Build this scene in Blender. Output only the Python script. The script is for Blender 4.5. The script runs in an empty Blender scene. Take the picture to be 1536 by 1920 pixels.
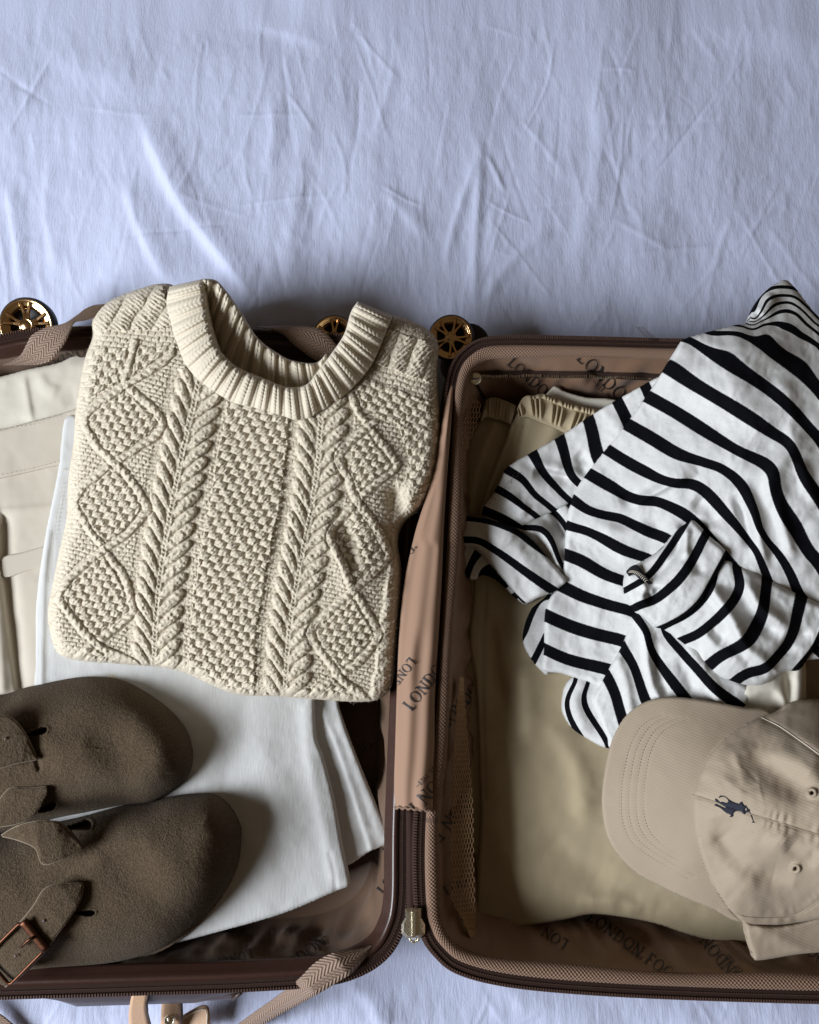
import bpy, math, random
import numpy as np
from mathutils import Vector, Matrix
from mathutils.bvhtree import BVHTree

random.seed(4); np.random.seed(4)
SC = bpy.context.scene
COL = SC.collection

# ------------------------------------------------------------------ camera, light, exposure
PW, PH, FPX = 1536.0, 1920.0, 1540.0        # photograph size and focal length in its pixels
TILT, CAMH = math.radians(11.0), 0.90       # phone held 0.9 m above the bed, leaning forward a little
cam_d = bpy.data.cameras.new('camera'); cam = bpy.data.objects.new('camera', cam_d); COL.objects.link(cam)
cam.location = (0, 0, CAMH); cam.rotation_euler = (TILT, 0, 0)
cam_d.sensor_fit = 'HORIZONTAL'; cam_d.sensor_width = 36.0; cam_d.lens = 36.0 * FPX / PW
cam_d.clip_start = 0.02; cam_d.clip_end = 50
SC.camera = cam

world = bpy.data.worlds.new('World'); SC.world = world; world.use_nodes = True
bg = world.node_tree.nodes['Background']
bg.inputs[0].default_value = (1.0, 0.74, 0.47, 1); bg.inputs[1].default_value = 0.075

def area(name, loc, target, sx, sy, power, color):
    d = bpy.data.lights.new(name, 'AREA'); d.shape = 'RECTANGLE'; d.size = sx; d.size_y = sy
    d.energy = power; d.color = color
    o = bpy.data.objects.new(name, d); COL.objects.link(o); o.location = loc
    o.rotation_euler = (Vector(target) - Vector(loc)).to_track_quat('-Z', 'Y').to_euler()
    return o
area('window_light', (-2.35, -0.70, 1.62), (0.0, 0.15, 0.05), 1.2, 1.2, 156, (0.89, 0.94, 1.0))
SC.view_settings.view_transform = 'Standard'; SC.view_settings.look = 'None'
SC.view_settings.exposure = 0.0; SC.view_settings.gamma = 1.0
SC.render.engine = 'CYCLES'; SC.cycles.max_bounces = 6; SC.cycles.use_denoising = True

# ------------------------------------------------------------------ maths helpers
CT, ST = math.cos(TILT), math.sin(TILT)
def P(px, py, z):
    """photo pixel + height above the bed -> world point(s)"""
    px = np.asarray(px, float); py = np.asarray(py, float); z = np.asarray(z, float)
    x = (px - PW / 2) / FPX; y = -(py - PH / 2) / FPX
    dy = y * CT + ST; dz = y * ST - CT
    k = (z - CAMH) / dz
    return np.stack([x * k, dy * k, z + 0 * k], -1)

def to_px(w):
    w = np.asarray(w, float); r = w - np.array([0, 0, CAMH])
    y = r[..., 1] * CT + r[..., 2] * ST; z = -r[..., 1] * ST + r[..., 2] * CT
    return np.stack([PW / 2 + FPX * r[..., 0] / -z, PH / 2 - FPX * y / -z], -1)

def cr(pts, closed=False, n=8):
    p = np.asarray(pts, float); m = len(p); out = []
    rng = range(m) if closed else range(m - 1)
    for i in rng:
        if closed: a, b, c, d = p[(i - 1) % m], p[i], p[(i + 1) % m], p[(i + 2) % m]
        else: a, b, c, d = p[max(i - 1, 0)], p[i], p[i + 1], p[min(i + 2, m - 1)]
        for t in np.arange(n) / n:
            out.append(0.5 * ((2 * b) + (-a + c) * t + (2 * a - 5 * b + 4 * c - d) * t * t + (-a + 3 * b - 3 * c + d) * t ** 3))
    if not closed: out.append(p[-1])
    return np.array(out)

def resample(pts, n, closed=False):
    p = np.asarray(pts, float)
    if closed: p = np.vstack([p, p[:1]])
    s = np.r_[0, np.cumsum(np.linalg.norm(np.diff(p, axis=0), axis=1))]
    t = np.linspace(0, s[-1], n + 1)[:-1] if closed else np.linspace(0, s[-1], n)
    return np.stack([np.interp(t, s, p[:, k]) for k in range(p.shape[1])], -1)

def seg_dist(x, y, pl, closed=False, want='d'):
    """distance from points to a polyline; also nearest point, arc position and side"""
    a = np.asarray(pl, float)
    b = np.roll(a, -1, axis=0) if closed else a[1:]
    if not closed: a = a[:-1]
    L = np.linalg.norm(b - a, axis=1); arc0 = np.r_[0, np.cumsum(L)[:-1]]
    best = np.full(x.shape, 1e9); nx = np.zeros(x.shape); ny = np.zeros(x.shape); ar = np.zeros(x.shape); sd = np.zeros(x.shape)
    for k in range(len(a)):
        if L[k] < 1e-9: continue
        ex, ey = (b[k] - a[k]) / L[k]
        rx, ry = x - a[k, 0], y - a[k, 1]
        t = np.clip(rx * ex + ry * ey, 0, L[k])
        qx, qy = a[k, 0] + t * ex, a[k, 1] + t * ey
        d = (x - qx) ** 2 + (y - qy) ** 2
        m = d < best
        best = np.where(m, d, best); nx = np.where(m, qx, nx); ny = np.where(m, qy, ny)
        if want == 'all':
            ar = np.where(m, arc0[k] + t, ar); sd = np.where(m, rx * ey - ry * ex, sd)
    best = np.sqrt(best)
    return (best, nx, ny, ar, sd) if want == 'all' else (best, nx, ny)

def inside(x, y, pl):
    a = np.asarray(pl, float); b = np.roll(a, -1, axis=0); r = np.zeros(x.shape, bool)
    for (ax, ay), (bx, by) in zip(a, b):
        if ay == by: continue
        c = ((ay > y) != (by > y)) & (x < (bx - ax) * (y - ay) / (by - ay) + ax)
        r ^= c
    return r

def _h(ix, iy, seed):
    n = (ix.astype(np.int64) * 374761393 + iy.astype(np.int64) * 668265263 + seed * 974711) & 0xffffffff
    n = ((n ^ (n >> 13)) * 1274126177) & 0xffffffff
    return ((n ^ (n >> 16)) & 0xffff) / 32767.5 - 1
def noise(x, y, seed=0):
    ix, iy = np.floor(x), np.floor(y); fx, fy = x - ix, y - iy
    fx = fx * fx * fx * (fx * (fx * 6 - 15) + 10); fy = fy * fy * fy * (fy * (fy * 6 - 15) + 10)
    a, b, c, d = _h(ix, iy, seed), _h(ix + 1, iy, seed), _h(ix, iy + 1, seed), _h(ix + 1, iy + 1, seed)
    return (a * (1 - fx) + b * fx) * (1 - fy) + (c * (1 - fx) + d * fx) * fy
def fbm(x, y, seed=0, o=4):
    return sum(noise(x * 2 ** k, y * 2 ** k, seed + k) / 2 ** k for k in range(o))

def tps(pts, vals, reg=0.0):
    pts = np.asarray(pts, float); vals = np.asarray(vals, float); n = len(pts)
    def U(r2): return np.where(r2 > 1e-12, 0.5 * r2 * np.log(np.maximum(r2, 1e-12)), 0)
    c = pts.mean(0); sc = np.abs(pts - c).max() + 1e-9; q = (pts - c) / sc
    K = U(((q[:, None] - q[None]) ** 2).sum(-1)) + reg * np.eye(n)
    Pm = np.c_[np.ones(n), q]
    A = np.block([[K, Pm], [Pm.T, np.zeros((3, 3))]])
    w = np.linalg.lstsq(A, np.r_[vals, 0, 0, 0], rcond=None)[0]
    def f(x, y):
        x = (np.asarray(x, float) - c[0]) / sc; y = (np.asarray(y, float) - c[1]) / sc
        r = w[n] + w[n + 1] * x + w[n + 2] * y
        for i in range(n): r = r + w[i] * U((x - q[i, 0]) ** 2 + (y - q[i, 1]) ** 2)
        return r
    return f

# ------------------------------------------------------------------ object helpers
def thing(name, label, cat, loc, group=None):
    o = bpy.data.objects.new(name, None); COL.objects.link(o); o.location = loc
    o.empty_display_size = 0.02; o['label'] = label; o['category'] = cat
    if group: o['group'] = group
    return o
def wloc(o):
    v = Vector((0, 0, 0))
    while o is not None: v = v + o.location; o = o.parent
    return np.array(v)

GEO = {}
def mesh(name, V, faces, mat, parent=None, smooth=True, uv=None, attrs=None, label=None, kind=None):
    """link world-space vertices as ONE mesh object under parent. faces: (n,4)/(n,3) arrays or a list of them"""
    V = np.asarray(V, float)
    fl = faces if isinstance(faces, list) else [faces]
    me = bpy.data.meshes.new(name)
    off = wloc(parent) if parent is not None else np.zeros(3)
    loops = np.concatenate([np.asarray(f, np.int32).ravel() for f in fl]) if fl else np.zeros(0, np.int32)
    tot = np.concatenate([np.full(len(f), np.asarray(f).shape[1], np.int32) for f in fl])
    start = np.r_[0, np.cumsum(tot)[:-1]].astype(np.int32)
    me.vertices.add(len(V)); me.vertices.foreach_set('co', (V - off).astype(np.float32).ravel())
    me.loops.add(len(loops)); me.loops.foreach_set('vertex_index', loops)
    me.polygons.add(len(tot)); me.polygons.foreach_set('loop_start', start)
    try: me.polygons.foreach_set('loop_total', tot)
    except Exception: pass
    me.polygons.foreach_set('use_smooth', np.full(len(tot), smooth))
    if uv is not None:
        l = me.uv_layers.new(name='UVMap'); l.data.foreach_set('uv', np.asarray(uv, np.float32)[loops].ravel())
    for k, a in (attrs or {}).items():
        at = me.attributes.new(k, 'FLOAT', 'POINT'); at.data.foreach_set('value', np.asarray(a, np.float32))
    me.update(calc_edges=True); me.validate()
    o = bpy.data.objects.new(name, me); COL.objects.link(o); me.materials.append(mat)
    if parent is not None: o.parent = parent
    if label: o['label'] = label
    if kind: o['kind'] = kind
    GEO[o.name] = (V, fl)
    return o
def bvh_of(*objs):
    vs, fs, n = [], [], 0
    for o in objs:
        V, fl = GEO[o.name]
        vs += [tuple(v) for v in V]
        for f in fl: fs += [tuple(int(i) + n for i in q) for q in f]
        n += len(V)
    return BVHTree.FromPolygons(vs, fs)

def gridfaces(nu, nv, cu=False, cv=False):
    iu = np.arange(nu if cu else nu - 1); iv = np.arange(nv if cv else nv - 1)
    I, J = np.meshgrid(iu, iv, indexing='ij'); I = I.ravel(); J = J.ravel()
    a = I * nv + J; b = ((I + 1) % nu) * nv + J; c = ((I + 1) % nu) * nv + (J + 1) % nv; d = I * nv + (J + 1) % nv
    return np.stack([a, b, c, d], 1)

def ridge_sum(x, y, ridges):
    z = np.zeros(x.shape)
    for r in ridges or []:
        pl, amp, w = r[0], r[1], r[2]
        pl = cr(pl, n=5) if len(pl) > 2 else np.asarray(pl, float)
        d, _, _, ar, sd = seg_dist(x, y, pl, want='all')
        w2 = r[3] if len(r) > 3 else w                      # the other side of the fold may fall steeper
        ww = np.where(sd > 0, w, w2)
        L = np.linalg.norm(np.diff(pl, axis=0), axis=1).sum()
        taper = np.clip(np.minimum(ar, L - ar) / (0.2 * L + 1e-6), 0, 1) if (len(r) > 4 and r[4]) else 1.0
        z += amp * np.exp(-(d / ww) ** 2) * taper
    return z

def patch(name, poly, zf, mat, parent, step=3.0, skirt=0.006, tuck=3.0, attrs=None, corners=False, label=None,
          split=None, uvf=None, skirt_mat=None):
    """a cloth or leather surface: outline in photo pixels, height from zf(x, y, d); the rim is turned down into a skirt"""
    pl = np.asarray(poly, float) if corners else cr(poly, True, 7)
    x0, y0 = pl.min(0) - step; x1, y1 = pl.max(0) + step
    xs = np.arange(x0, x1 + step, step); ys = np.arange(y0, y1 + step, step)
    X, Y = np.meshgrid(xs, ys, indexing='ij'); nu, nv = X.shape
    ins = inside(X, Y, pl)
    f = gridfaces(nu, nv); keep = ins.ravel()[f].any(1) & (ins.ravel()[f].sum(1) >= 2); f = f[keep]
    used = np.unique(f); remap = np.full(nu * nv, -1); remap[used] = np.arange(len(used)); f = remap[f]
    x, y = X.ravel()[used], Y.ravel()[used]; i = ins.ravel()[used]
    d, nx, ny = seg_dist(x, y, pl, True)
    x = np.where(i, x, nx); y = np.where(i, y, ny); d = np.where(i, d, 0)
    z = zf(x, y, d)
    V = P(x, y, z)
    # boundary
    e = np.concatenate([f[:, [0, 1]], f[:, [1, 2]], f[:, [2, 3]], f[:, [3, 0]]])
    key = np.sort(e, 1); kk = key[:, 0].astype(np.int64) * (len(x) + 1) + key[:, 1]
    u, idx, cnt = np.unique(kk, return_index=True, return_counts=True)
    be = e[idx[cnt == 1]]
    bv = np.unique(be); bm = np.full(len(x), -1); bm[bv] = np.arange(len(bv))
    cx, cy = pl.mean(0)
    # inward direction from the local outline
    eps = 2.0
    g0 = seg_dist(x[bv] + eps, y[bv], pl, True)[0] * np.where(inside(x[bv] + eps, y[bv], pl), 1, -1)
    g1 = seg_dist(x[bv] - eps, y[bv], pl, True)[0] * np.where(inside(x[bv] - eps, y[bv], pl), 1, -1)
    h0 = seg_dist(x[bv], y[bv] + eps, pl, True)[0] * np.where(inside(x[bv], y[bv] + eps, pl), 1, -1)
    h1 = seg_dist(x[bv], y[bv] - eps, pl, True)[0] * np.where(inside(x[bv], y[bv] - eps, pl), 1, -1)
    gx, gy = g0 - g1, h0 - h1; gl = np.hypot(gx, gy) + 1e-6; gx /= gl; gy /= gl
    rings = [(0.35, skirt * 0.45), (tuck, skirt)]
    allV = [V]; allf = [f]; prev = be.copy(); n = len(x)
    ax, ay = [x], [y]
    for (tk, dp) in rings:
        # straight down in the world, drawn slightly under the rim
        w0 = V[bv].copy(); nz = z[bv] - dp
        pxw = P(x[bv] + gx * 5, y[bv] + gy * 5, z[bv]) - V[bv]
        ln = np.linalg.norm(pxw[:, :2], axis=1)[:, None] + 1e-9
        w0[:, :2] += pxw[:, :2] / ln * tk * 0.0005; w0[:, 2] = nz
        cur = np.stack([bm[be[:, 0]] + n, bm[be[:, 1]] + n], 1)
        allf.append(np.stack([prev[:, 1], prev[:, 0], cur[:, 0], cur[:, 1]], 1))
        allV.append(w0); prev = cur; n += len(bv); ax.append(x[bv]); ay.append(y[bv])
    V = np.concatenate(allV); F = np.concatenate(allf); ax = np.concatenate(ax); ay = np.concatenate(ay)
    F = F[:, ::-1]
    at = {k: fn(ax, ay) for k, fn in (attrs or {}).items()}
    uv = np.stack([V[:, 0], V[:, 1]], 1) if uvf is None else uvf(ax, ay, V)
    if split is None:
        return mesh(name, V, F, mat, parent, uv=uv, attrs=at, label=label)
    fx, fy = ax[F].mean(1), ay[F].mean(1)
    reg = split(fx, fy); root = None
    for k in sorted(set(reg.tolist())):
        ff = F[reg == k]; us = np.unique(ff); rm = np.full(len(V), -1); rm[us] = np.arange(len(us))
        o = mesh(name if k == 0 else split.names[k], V[us], rm[ff], mat, parent if k == 0 else (root if split.sub else parent), uv=uv[us], attrs={q: a[us] for q, a in at.items()})
        if k == 0: root = o
    return root

def edge_round(d, r, h):
    t = np.clip(1 - d / r, 0, 1)
    return -h * (1 - np.sqrt(np.maximum(1 - t * t, 0)))

def cloth_z(base, r=8, eh=0.003, ridges=None, nz=0.0, ns=60.0, seed=0, extra=None):
    """height function: base plane/control points + folds + gentle unevenness, rounded at the rim"""
    bf = base if callable(base) else (tps([(a, b) for a, b, c in base], [c for a, b, c in base]) if isinstance(base, (list, tuple)) else (lambda x, y: base + 0 * x))
    def zf(x, y, d):
        z = bf(x, y) + ridge_sum(x, y, ridges)
        if nz: z = z + nz * fbm(x / ns, y / ns, seed, 3)
        if extra: z = z + extra(x, y, d)
        return z + edge_round(d, r, eh)
    return zf

def strip(name, A, B, zf, mat, parent, nt=60, ns=8, thick=0.0012, label=None, smoothcurve=True, attrs=None):
    """a ribbon between two edges given in photo pixels; zf(t, s) gives its height; closed solid of some thickness"""
    A = resample(cr(A, n=8) if smoothcurve else A, nt); B = resample(cr(B, n=8) if smoothcurve else B, nt)
    t = np.linspace(0, 1, nt)[:, None] + np.zeros((1, ns)); s = np.linspace(0, 1, ns)[None, :] + np.zeros((nt, 1))
    px = A[:, 0][:, None] * (1 - s) + B[:, 0][:, None] * s; py = A[:, 1][:, None] * (1 - s) + B[:, 1][:, None] * s
    z = zf(t, s, px, py)
    V = P(px, py, z).reshape(-1, 3); n = len(V)
    W = V.copy(); W[:, 2] -= thick
    f = gridfaces(nt, ns); g = f[:, ::-1] + n
    bl = list(range(0, ns)) + [i * ns + ns - 1 for i in range(1, nt)] + [(nt - 1) * ns + j for j in range(ns - 2, -1, -1)] + [i * ns for i in range(nt - 2, 0, -1)]
    bl = np.array(bl); b2 = np.roll(bl, -1)
    h = np.stack([bl, b2, b2 + n, bl + n], 1)
    L = np.r_[0, np.cumsum(np.linalg.norm(np.diff(V.reshape(nt, ns, 3)[:, ns // 2], axis=0), axis=1))]
    wd = np.linalg.norm(V.reshape(nt, ns, 3)[:, -1] - V.reshape(nt, ns, 3)[:, 0], axis=1).max()
    uv = np.stack([(L[:, None] + 0 * s).ravel(), (s * wd).ravel()], 1)
    o = mesh(name, np.r_[V, W], np.concatenate([f, g, h]), mat, parent, uv=np.r_[uv, uv], label=label)
    # winding: make the upper face look up
    if o.data.polygons[len(f) // 2].normal.z < 0: o.data.flip_normals()
    return o

def tube(name, path, rad, mat, parent, ns=8, closed=False, label=None, kind=None):
    path = np.asarray(path, float); n = len(path)
    tg = np.gradient(path, axis=0) if not closed else np.roll(path, -1, 0) - np.roll(path, 1, 0)
    tg /= np.linalg.norm(tg, axis=1)[:, None] + 1e-12
    up = np.array([0, 0, 1.0]); a = np.cross(tg, up); ln = np.linalg.norm(a, axis=1)[:, None]
    a = np.where(ln > 1e-4, a / (ln + 1e-12), np.array([1.0, 0, 0])); b = np.cross(a, tg)
    th = np.linspace(0, 2 * math.pi, ns, endpoint=False); r = np.broadcast_to(rad, (n,))
    V = path[:, None] + r[:, None, None] * (np.cos(th)[None, :, None] * a[:, None] + np.sin(th)[None, :, None] * b[:, None])
    F = [gridfaces(n, ns, closed, True)]
    if not closed: F += [np.arange(ns)[None, :], np.arange((n - 1) * ns, n * ns)[None, ::-1]]
    return mesh(name, V.reshape(-1, 3), F, mat, parent, label=label, kind=kind)

def lathe(name, prof, center, axis, mat, parent, n=40, label=None, arc=None):
    """profile of (radius, height along the axis)"""
    ax = Vector(axis).normalized(); q = ax.to_track_quat('Z', 'Y').to_matrix()
    th = np.linspace(0, 2 * math.pi, n, endpoint=False); pr = np.asarray(prof, float)
    L = np.stack([pr[:, 0][None] * np.cos(th)[:, None], pr[:, 0][None] * np.sin(th)[:, None], pr[:, 1][None] + 0 * th[:, None]], -1)
    V = L.reshape(-1, 3) @ np.array(q).T + np.asarray(center)
    return mesh(name, V, gridfaces(n, len(pr), True, False), mat, parent, label=label)

def boxes(name, centers, dirs, size, mat, parent, kind=None):
    """many little bevel-free blocks in one part (zip teeth, stitches)"""
    c = np.asarray(centers, float); d = np.asarray(dirs, float); d = d / (np.linalg.norm(d, axis=1)[:, None] + 1e-12)
    up = np.array([0, 0, 1.0]); s = np.cross(up, d); s /= np.linalg.norm(s, axis=1)[:, None] + 1e-12; u = np.cross(d, s)
    sg = np.array([(-1, -1, -1), (1, -1, -1), (1, 1, -1), (-1, 1, -1), (-.8, -.7, 1), (.8, -.7, 1), (.8, .7, 1), (-.8, .7, 1)]) * 0.5
    V = c[:, None] + sg[None, :, 0, None] * size[0] * d[:, None] + sg[None, :, 1, None] * size[1] * s[:, None] + sg[None, :, 2, None] * size[2] * u[:, None]
    q = np.array([(0, 3, 2, 1), (4, 5, 6, 7), (0, 1, 5, 4), (1, 2, 6, 5), (2, 3, 7, 6), (3, 0, 4, 7)])
    F = (q[None] + (np.arange(len(c)) * 8)[:, None, None]).reshape(-1, 4)
    return mesh(name, V.reshape(-1, 3), F, mat, parent, smooth=False, kind=kind)

# ------------------------------------------------------------------ materials
class NT:
    def __init__(s, name):
        s.m = bpy.data.materials.new(name); s.m.use_nodes = True; s.t = s.m.node_tree
        s.b = s.t.nodes['Principled BSDF']; s.L = s.t.links.new
    def n(s, typ, **kw):
        o = s.t.nodes.new(typ)
        for k, v in kw.items():
            if k.startswith('i_'):
                key = k[2:]; key = int(key) if key.isdigit() else key.replace('_', ' ')
                o.inputs[key].default_value = v
            else: setattr(o, k, v)
        return o
    def math(s, op, a, b=None, c=None):
        o = s.t.nodes.new('ShaderNodeMath'); o.operation = op
        for i, v in enumerate((a, b, c)):
            if v is None: continue
            if isinstance(v, (int, float)): o.inputs[i].default_value = v
            else: s.L(v, o.inputs[i])
        return o.outputs[0]
    def mix(s, fac, a, b):
        o = s.t.nodes.new('ShaderNodeMix'); o.data_type = 'RGBA'
        for sock, v in ((o.inputs[0], fac), (o.inputs[6], a), (o.inputs[7], b)):
            if isinstance(v, (int, float)): sock.default_value = v
            elif isinstance(v, tuple): sock.default_value = (*v, 1)
            else: s.L(v, sock)
        return o.outputs[2]
def uvn(t):
    u = t.n('ShaderNodeUVMap'); u.uv_map = 'UVMap'; return u.outputs[0]

def fabric(name, col, col2=None, rough=0.85, twill=None, weave=None, grain=0.4, mottle=25, blot=0.35, sheen=0.04, spec=0.25, bumpd=0.0006, herring=None, vz=None):
    t = NT(name); b = t.b; co = uvn(t)
    geo = t.n('ShaderNodeTexCoord').outputs['Object']
    col2 = col2 or tuple(c * 0.86 for c in col)
    n1 = t.n('ShaderNodeTexNoise', i_Scale=mottle, i_Detail=4.0, i_Roughness=0.6); t.L(geo, n1.inputs['Vector'])
    n2 = t.n('ShaderNodeTexNoise', i_Scale=1400.0, i_Detail=2.0); t.L(geo, n2.inputs['Vector'])
    f = t.math('MULTIPLY', n1.outputs[0], blot); f2 = t.math('MULTIPLY', n2.outputs[0], grain)
    c = t.mix(t.math('ADD', f, f2), col, col2)
    h = t.math('MULTIPLY', n2.outputs[0], 0.5)
    sep = t.n('ShaderNodeSeparateXYZ'); t.L(co, sep.inputs[0])
    def sinw(vec, per):
        return t.math('ADD', t.math('MULTIPLY', t.math('SINE', t.math('MULTIPLY', vec, 2 * math.pi / per)), 0.5), 0.5)
    if vz:                                            # fine upright slubs
        mp = t.n('ShaderNodeMapping'); t.L(co, mp.inputs[0]); mp.inputs['Scale'].default_value = (420.0, 95.0, 1.0)
        n3 = t.n('ShaderNodeTexNoise', i_Scale=1.0, i_Detail=3.0); t.L(mp.outputs[0], n3.inputs['Vector'])
        h = t.math('ADD', h, t.math('MULTIPLY', n3.outputs[0], vz))
    if twill:                                         # diagonal rib: (period, angle)
        per, ang = twill
        v = t.math('ADD', t.math('MULTIPLY', sep.outputs[0], math.cos(ang)), t.math('MULTIPLY', sep.outputs[1], math.sin(ang)))
        wn = t.n('ShaderNodeTexNoise', i_Scale=260.0, i_Detail=2.0); t.L(co, wn.inputs['Vector'])
        v = t.math('ADD', v, t.math('MULTIPLY', wn.outputs[0], per * 0.9))
        w = sinw(v, per); h = t.math('ADD', h, t.math('MULTIPLY', w, 0.5))
        c = t.mix(t.math('MULTIPLY', w, 0.10), c, tuple(k * 0.55 for k in col))
    if weave:                                         # basket weave: period, contrast
        per, k = weave
        w = t.math('MULTIPLY', sinw(sep.outputs[0], per), sinw(sep.outputs[1], per))
        w2 = t.math('MULTIPLY', sinw(t.math('ADD', sep.outputs[0], per / 2), per), sinw(t.math('ADD', sep.outputs[1], per / 2), per))
        w = t.math('ADD', w, w2); h = t.math('ADD', h, t.math('MULTIPLY', w, 1.4))
        c = t.mix(t.math('MULTIPLY', t.math('SUBTRACT', 1.0, w), k), c, tuple(q * 0.35 for q in col))
    if herring:                                       # herringbone: rib period, chevron width
        per, cw = herring
        tri = t.math('PINGPONG', sep.outputs[1], cw)
        w = sinw(t.math('ADD', sep.outputs[0], t.math('MULTIPLY', tri, 1.1)), per)
        w2 = sinw(sep.outputs[1], per * 0.75)
        w = t.math('MULTIPLY', w, t.math('ADD', 0.65, t.math('MULTIPLY', w2, 0.35)))
        h = t.math('ADD', h, t.math('MULTIPLY', w, 1.5))
        c = t.mix(t.math('MULTIPLY', t.math('SUBTRACT', 1.0, w), 0.8), c, tuple(q * 0.28 for q in col))
    t.L(c, b.inputs['Base Color'])
    bp = t.n('ShaderNodeBump', i_Strength=0.7, i_Distance=bumpd); t.L(h, bp.inputs['Height']); t.L(bp.outputs[0], b.inputs['Normal'])
    b.inputs['Roughness'].default_value = rough; b.inputs['Specular IOR Level'].default_value = spec
    b.inputs['Sheen Weight'].default_value = sheen; b.inputs['Sheen Roughness'].default_value = 0.5
    return t.m

def plain(name, col, rough=0.5, metal=0.0, bump=0.0, scale=300, spec=0.5, var=0.15):
    t = NT(name); b = t.b
    geo = t.n('ShaderNodeTexCoord').outputs['Object']
    n1 = t.n('ShaderNodeTexNoise', i_Scale=scale, i_Detail=4.0); t.L(geo, n1.inputs['Vector'])
    t.L(t.mix(n1.outputs[0], tuple(c * (1 - var) for c in col), tuple(min(1, c * (1 + var)) for c in col)), b.inputs['Base Color'])
    b.inputs['Metallic'].default_value = metal; b.inputs['Specular IOR Level'].default_value = spec
    t.L(t.math('ADD', rough - 0.06, t.math('MULTIPLY', n1.outputs[0], 0.12)), b.inputs['Roughness'])
    if bump:
        bp = t.n('ShaderNodeBump', i_Strength=0.6, i_Distance=bump); t.L(n1.outputs[0], bp.inputs['Height']); t.L(bp.outputs[0], b.inputs['Normal'])
    return t.m

M = {}
M['sheet'] = fabric('white cotton sheet', (0.545, 0.585, 0.765), (0.51, 0.55, 0.725), rough=0.9, mottle=12, blot=0.3, grain=0.35, bumpd=0.0007, vz=0.9)
M['knit'] = fabric('cream cotton yarn', (0.76, 0.685, 0.56), (0.56, 0.49, 0.38), rough=0.95, mottle=420, blot=0.7, grain=0.6, sheen=0.06, bumpd=0.0022)
M['denim'] = fabric('white denim', (0.54, 0.54, 0.53), (0.48, 0.48, 0.47), rough=0.9, bumpd=0.0004, vz=1.0)
M['cream'] = fabric('cream cotton twill', (0.55, 0.50, 0.42), (0.49, 0.44, 0.36), rough=0.9, twill=(0.0011, 0.7), bumpd=0.0003)
M['ivory'] = fabric('ivory cotton', (0.62, 0.58, 0.50), (0.55, 0.51, 0.43), rough=0.9, bumpd=0.0003)
M['khaki'] = fabric('khaki brushed cotton', (0.41, 0.34, 0.225), (0.365, 0.295, 0.185), rough=0.9, bumpd=0.0004, grain=0.5)
M['cap'] = fabric('khaki cotton twill', (0.37, 0.30, 0.225), (0.32, 0.255, 0.185), rough=0.9, twill=(0.0025, 1.15), bumpd=0.0002)
def suede():
    t = NT('taupe suede'); b = t.b; geo = t.n('ShaderNodeTexCoord').outputs['Object']
    n1 = t.n('ShaderNodeTexNoise', i_Scale=620.0, i_Detail=3.0, i_Roughness=0.65); t.L(geo, n1.inputs['Vector'])
    n2 = t.n('ShaderNodeTexNoise', i_Scale=38.0, i_Detail=3.0); t.L(geo, n2.inputs['Vector'])
    r = t.n('ShaderNodeMapRange'); t.L(n1.outputs[0], r.inputs[0]); r.inputs[1].default_value = 0.36; r.inputs[2].default_value = 0.68
    base = t.mix(n2.outputs[0], (0.092, 0.063, 0.036), (0.130, 0.092, 0.055))
    dark = t.mix(n2.outputs[0], (0.045, 0.030, 0.016), (0.062, 0.042, 0.024))
    t.L(t.mix(r.outputs[0], dark, base), b.inputs['Base Color'])
    bp = t.n('ShaderNodeBump', i_Strength=0.9, i_Distance=0.0016); t.L(n1.outputs[0], bp.inputs['Height']); t.L(bp.outputs[0], b.inputs['Normal'])
    b.inputs['Roughness'].default_value = 0.9; b.inputs['Specular IOR Level'].default_value = 0.2; b.inputs['Sheen Weight'].default_value = 0.05
    return t.m
M['suede'] = suede()
M['suede_edge'] = fabric('raw suede edge', (0.22, 0.17, 0.12), rough=0.95, mottle=500, bumpd=0.001)
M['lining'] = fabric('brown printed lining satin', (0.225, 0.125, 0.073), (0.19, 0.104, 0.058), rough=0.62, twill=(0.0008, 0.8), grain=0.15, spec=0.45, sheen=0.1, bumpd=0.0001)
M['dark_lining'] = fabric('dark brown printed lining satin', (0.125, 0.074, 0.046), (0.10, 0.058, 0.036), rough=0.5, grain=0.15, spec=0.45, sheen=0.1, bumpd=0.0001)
M['flap'] = fabric('tan printed lining cloth', (0.315, 0.195, 0.132), (0.275, 0.168, 0.112), rough=0.75, twill=(0.0012, 0.8), grain=0.25, bumpd=0.0002)
M['piping'] = fabric('brown woven binding', (0.33, 0.205, 0.142), rough=0.85, weave=(0.0034, 0.85), bumpd=0.0012)
M['webbing'] = fabric('brown herringbone webbing', (0.42, 0.285, 0.21), rough=0.7, herring=(0.0040, 0.0070), bumpd=0.0010, spec=0.4)
M['ziptape'] = fabric('dark brown zip tape', (0.040, 0.022, 0.017), rough=0.9, weave=(0.0016, 0.2), bumpd=0.0005, sheen=0.0, spec=0.1)
M['zipteeth'] = plain('brown nylon zip coil', (0.085, 0.050, 0.040), 0.26)
M['shell'] = plain('dark brown polycarbonate', (0.036, 0.019, 0.015), 0.42, bump=0.0002, scale=1800)
M['rimplastic'] = plain('glossy brown plastic rim', (0.040, 0.018, 0.013), 0.30, scale=200, spec=0.35)
M['gold'] = plain('rose gold plated plastic', (0.80, 0.52, 0.26), 0.16, metal=1.0, scale=60)
M['palegold'] = plain('pale gold zip metal', (0.86, 0.80, 0.64), 0.28, metal=1.0, bump=0.0004, scale=900)
M['copper'] = plain('antique copper buckle', (0.085, 0.036, 0.02), 0.45, metal=1.0, bump=0.0002, scale=500, var=0.4)
M['rubber'] = plain('black rubber', (0.012, 0.012, 0.014), 0.55)
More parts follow.
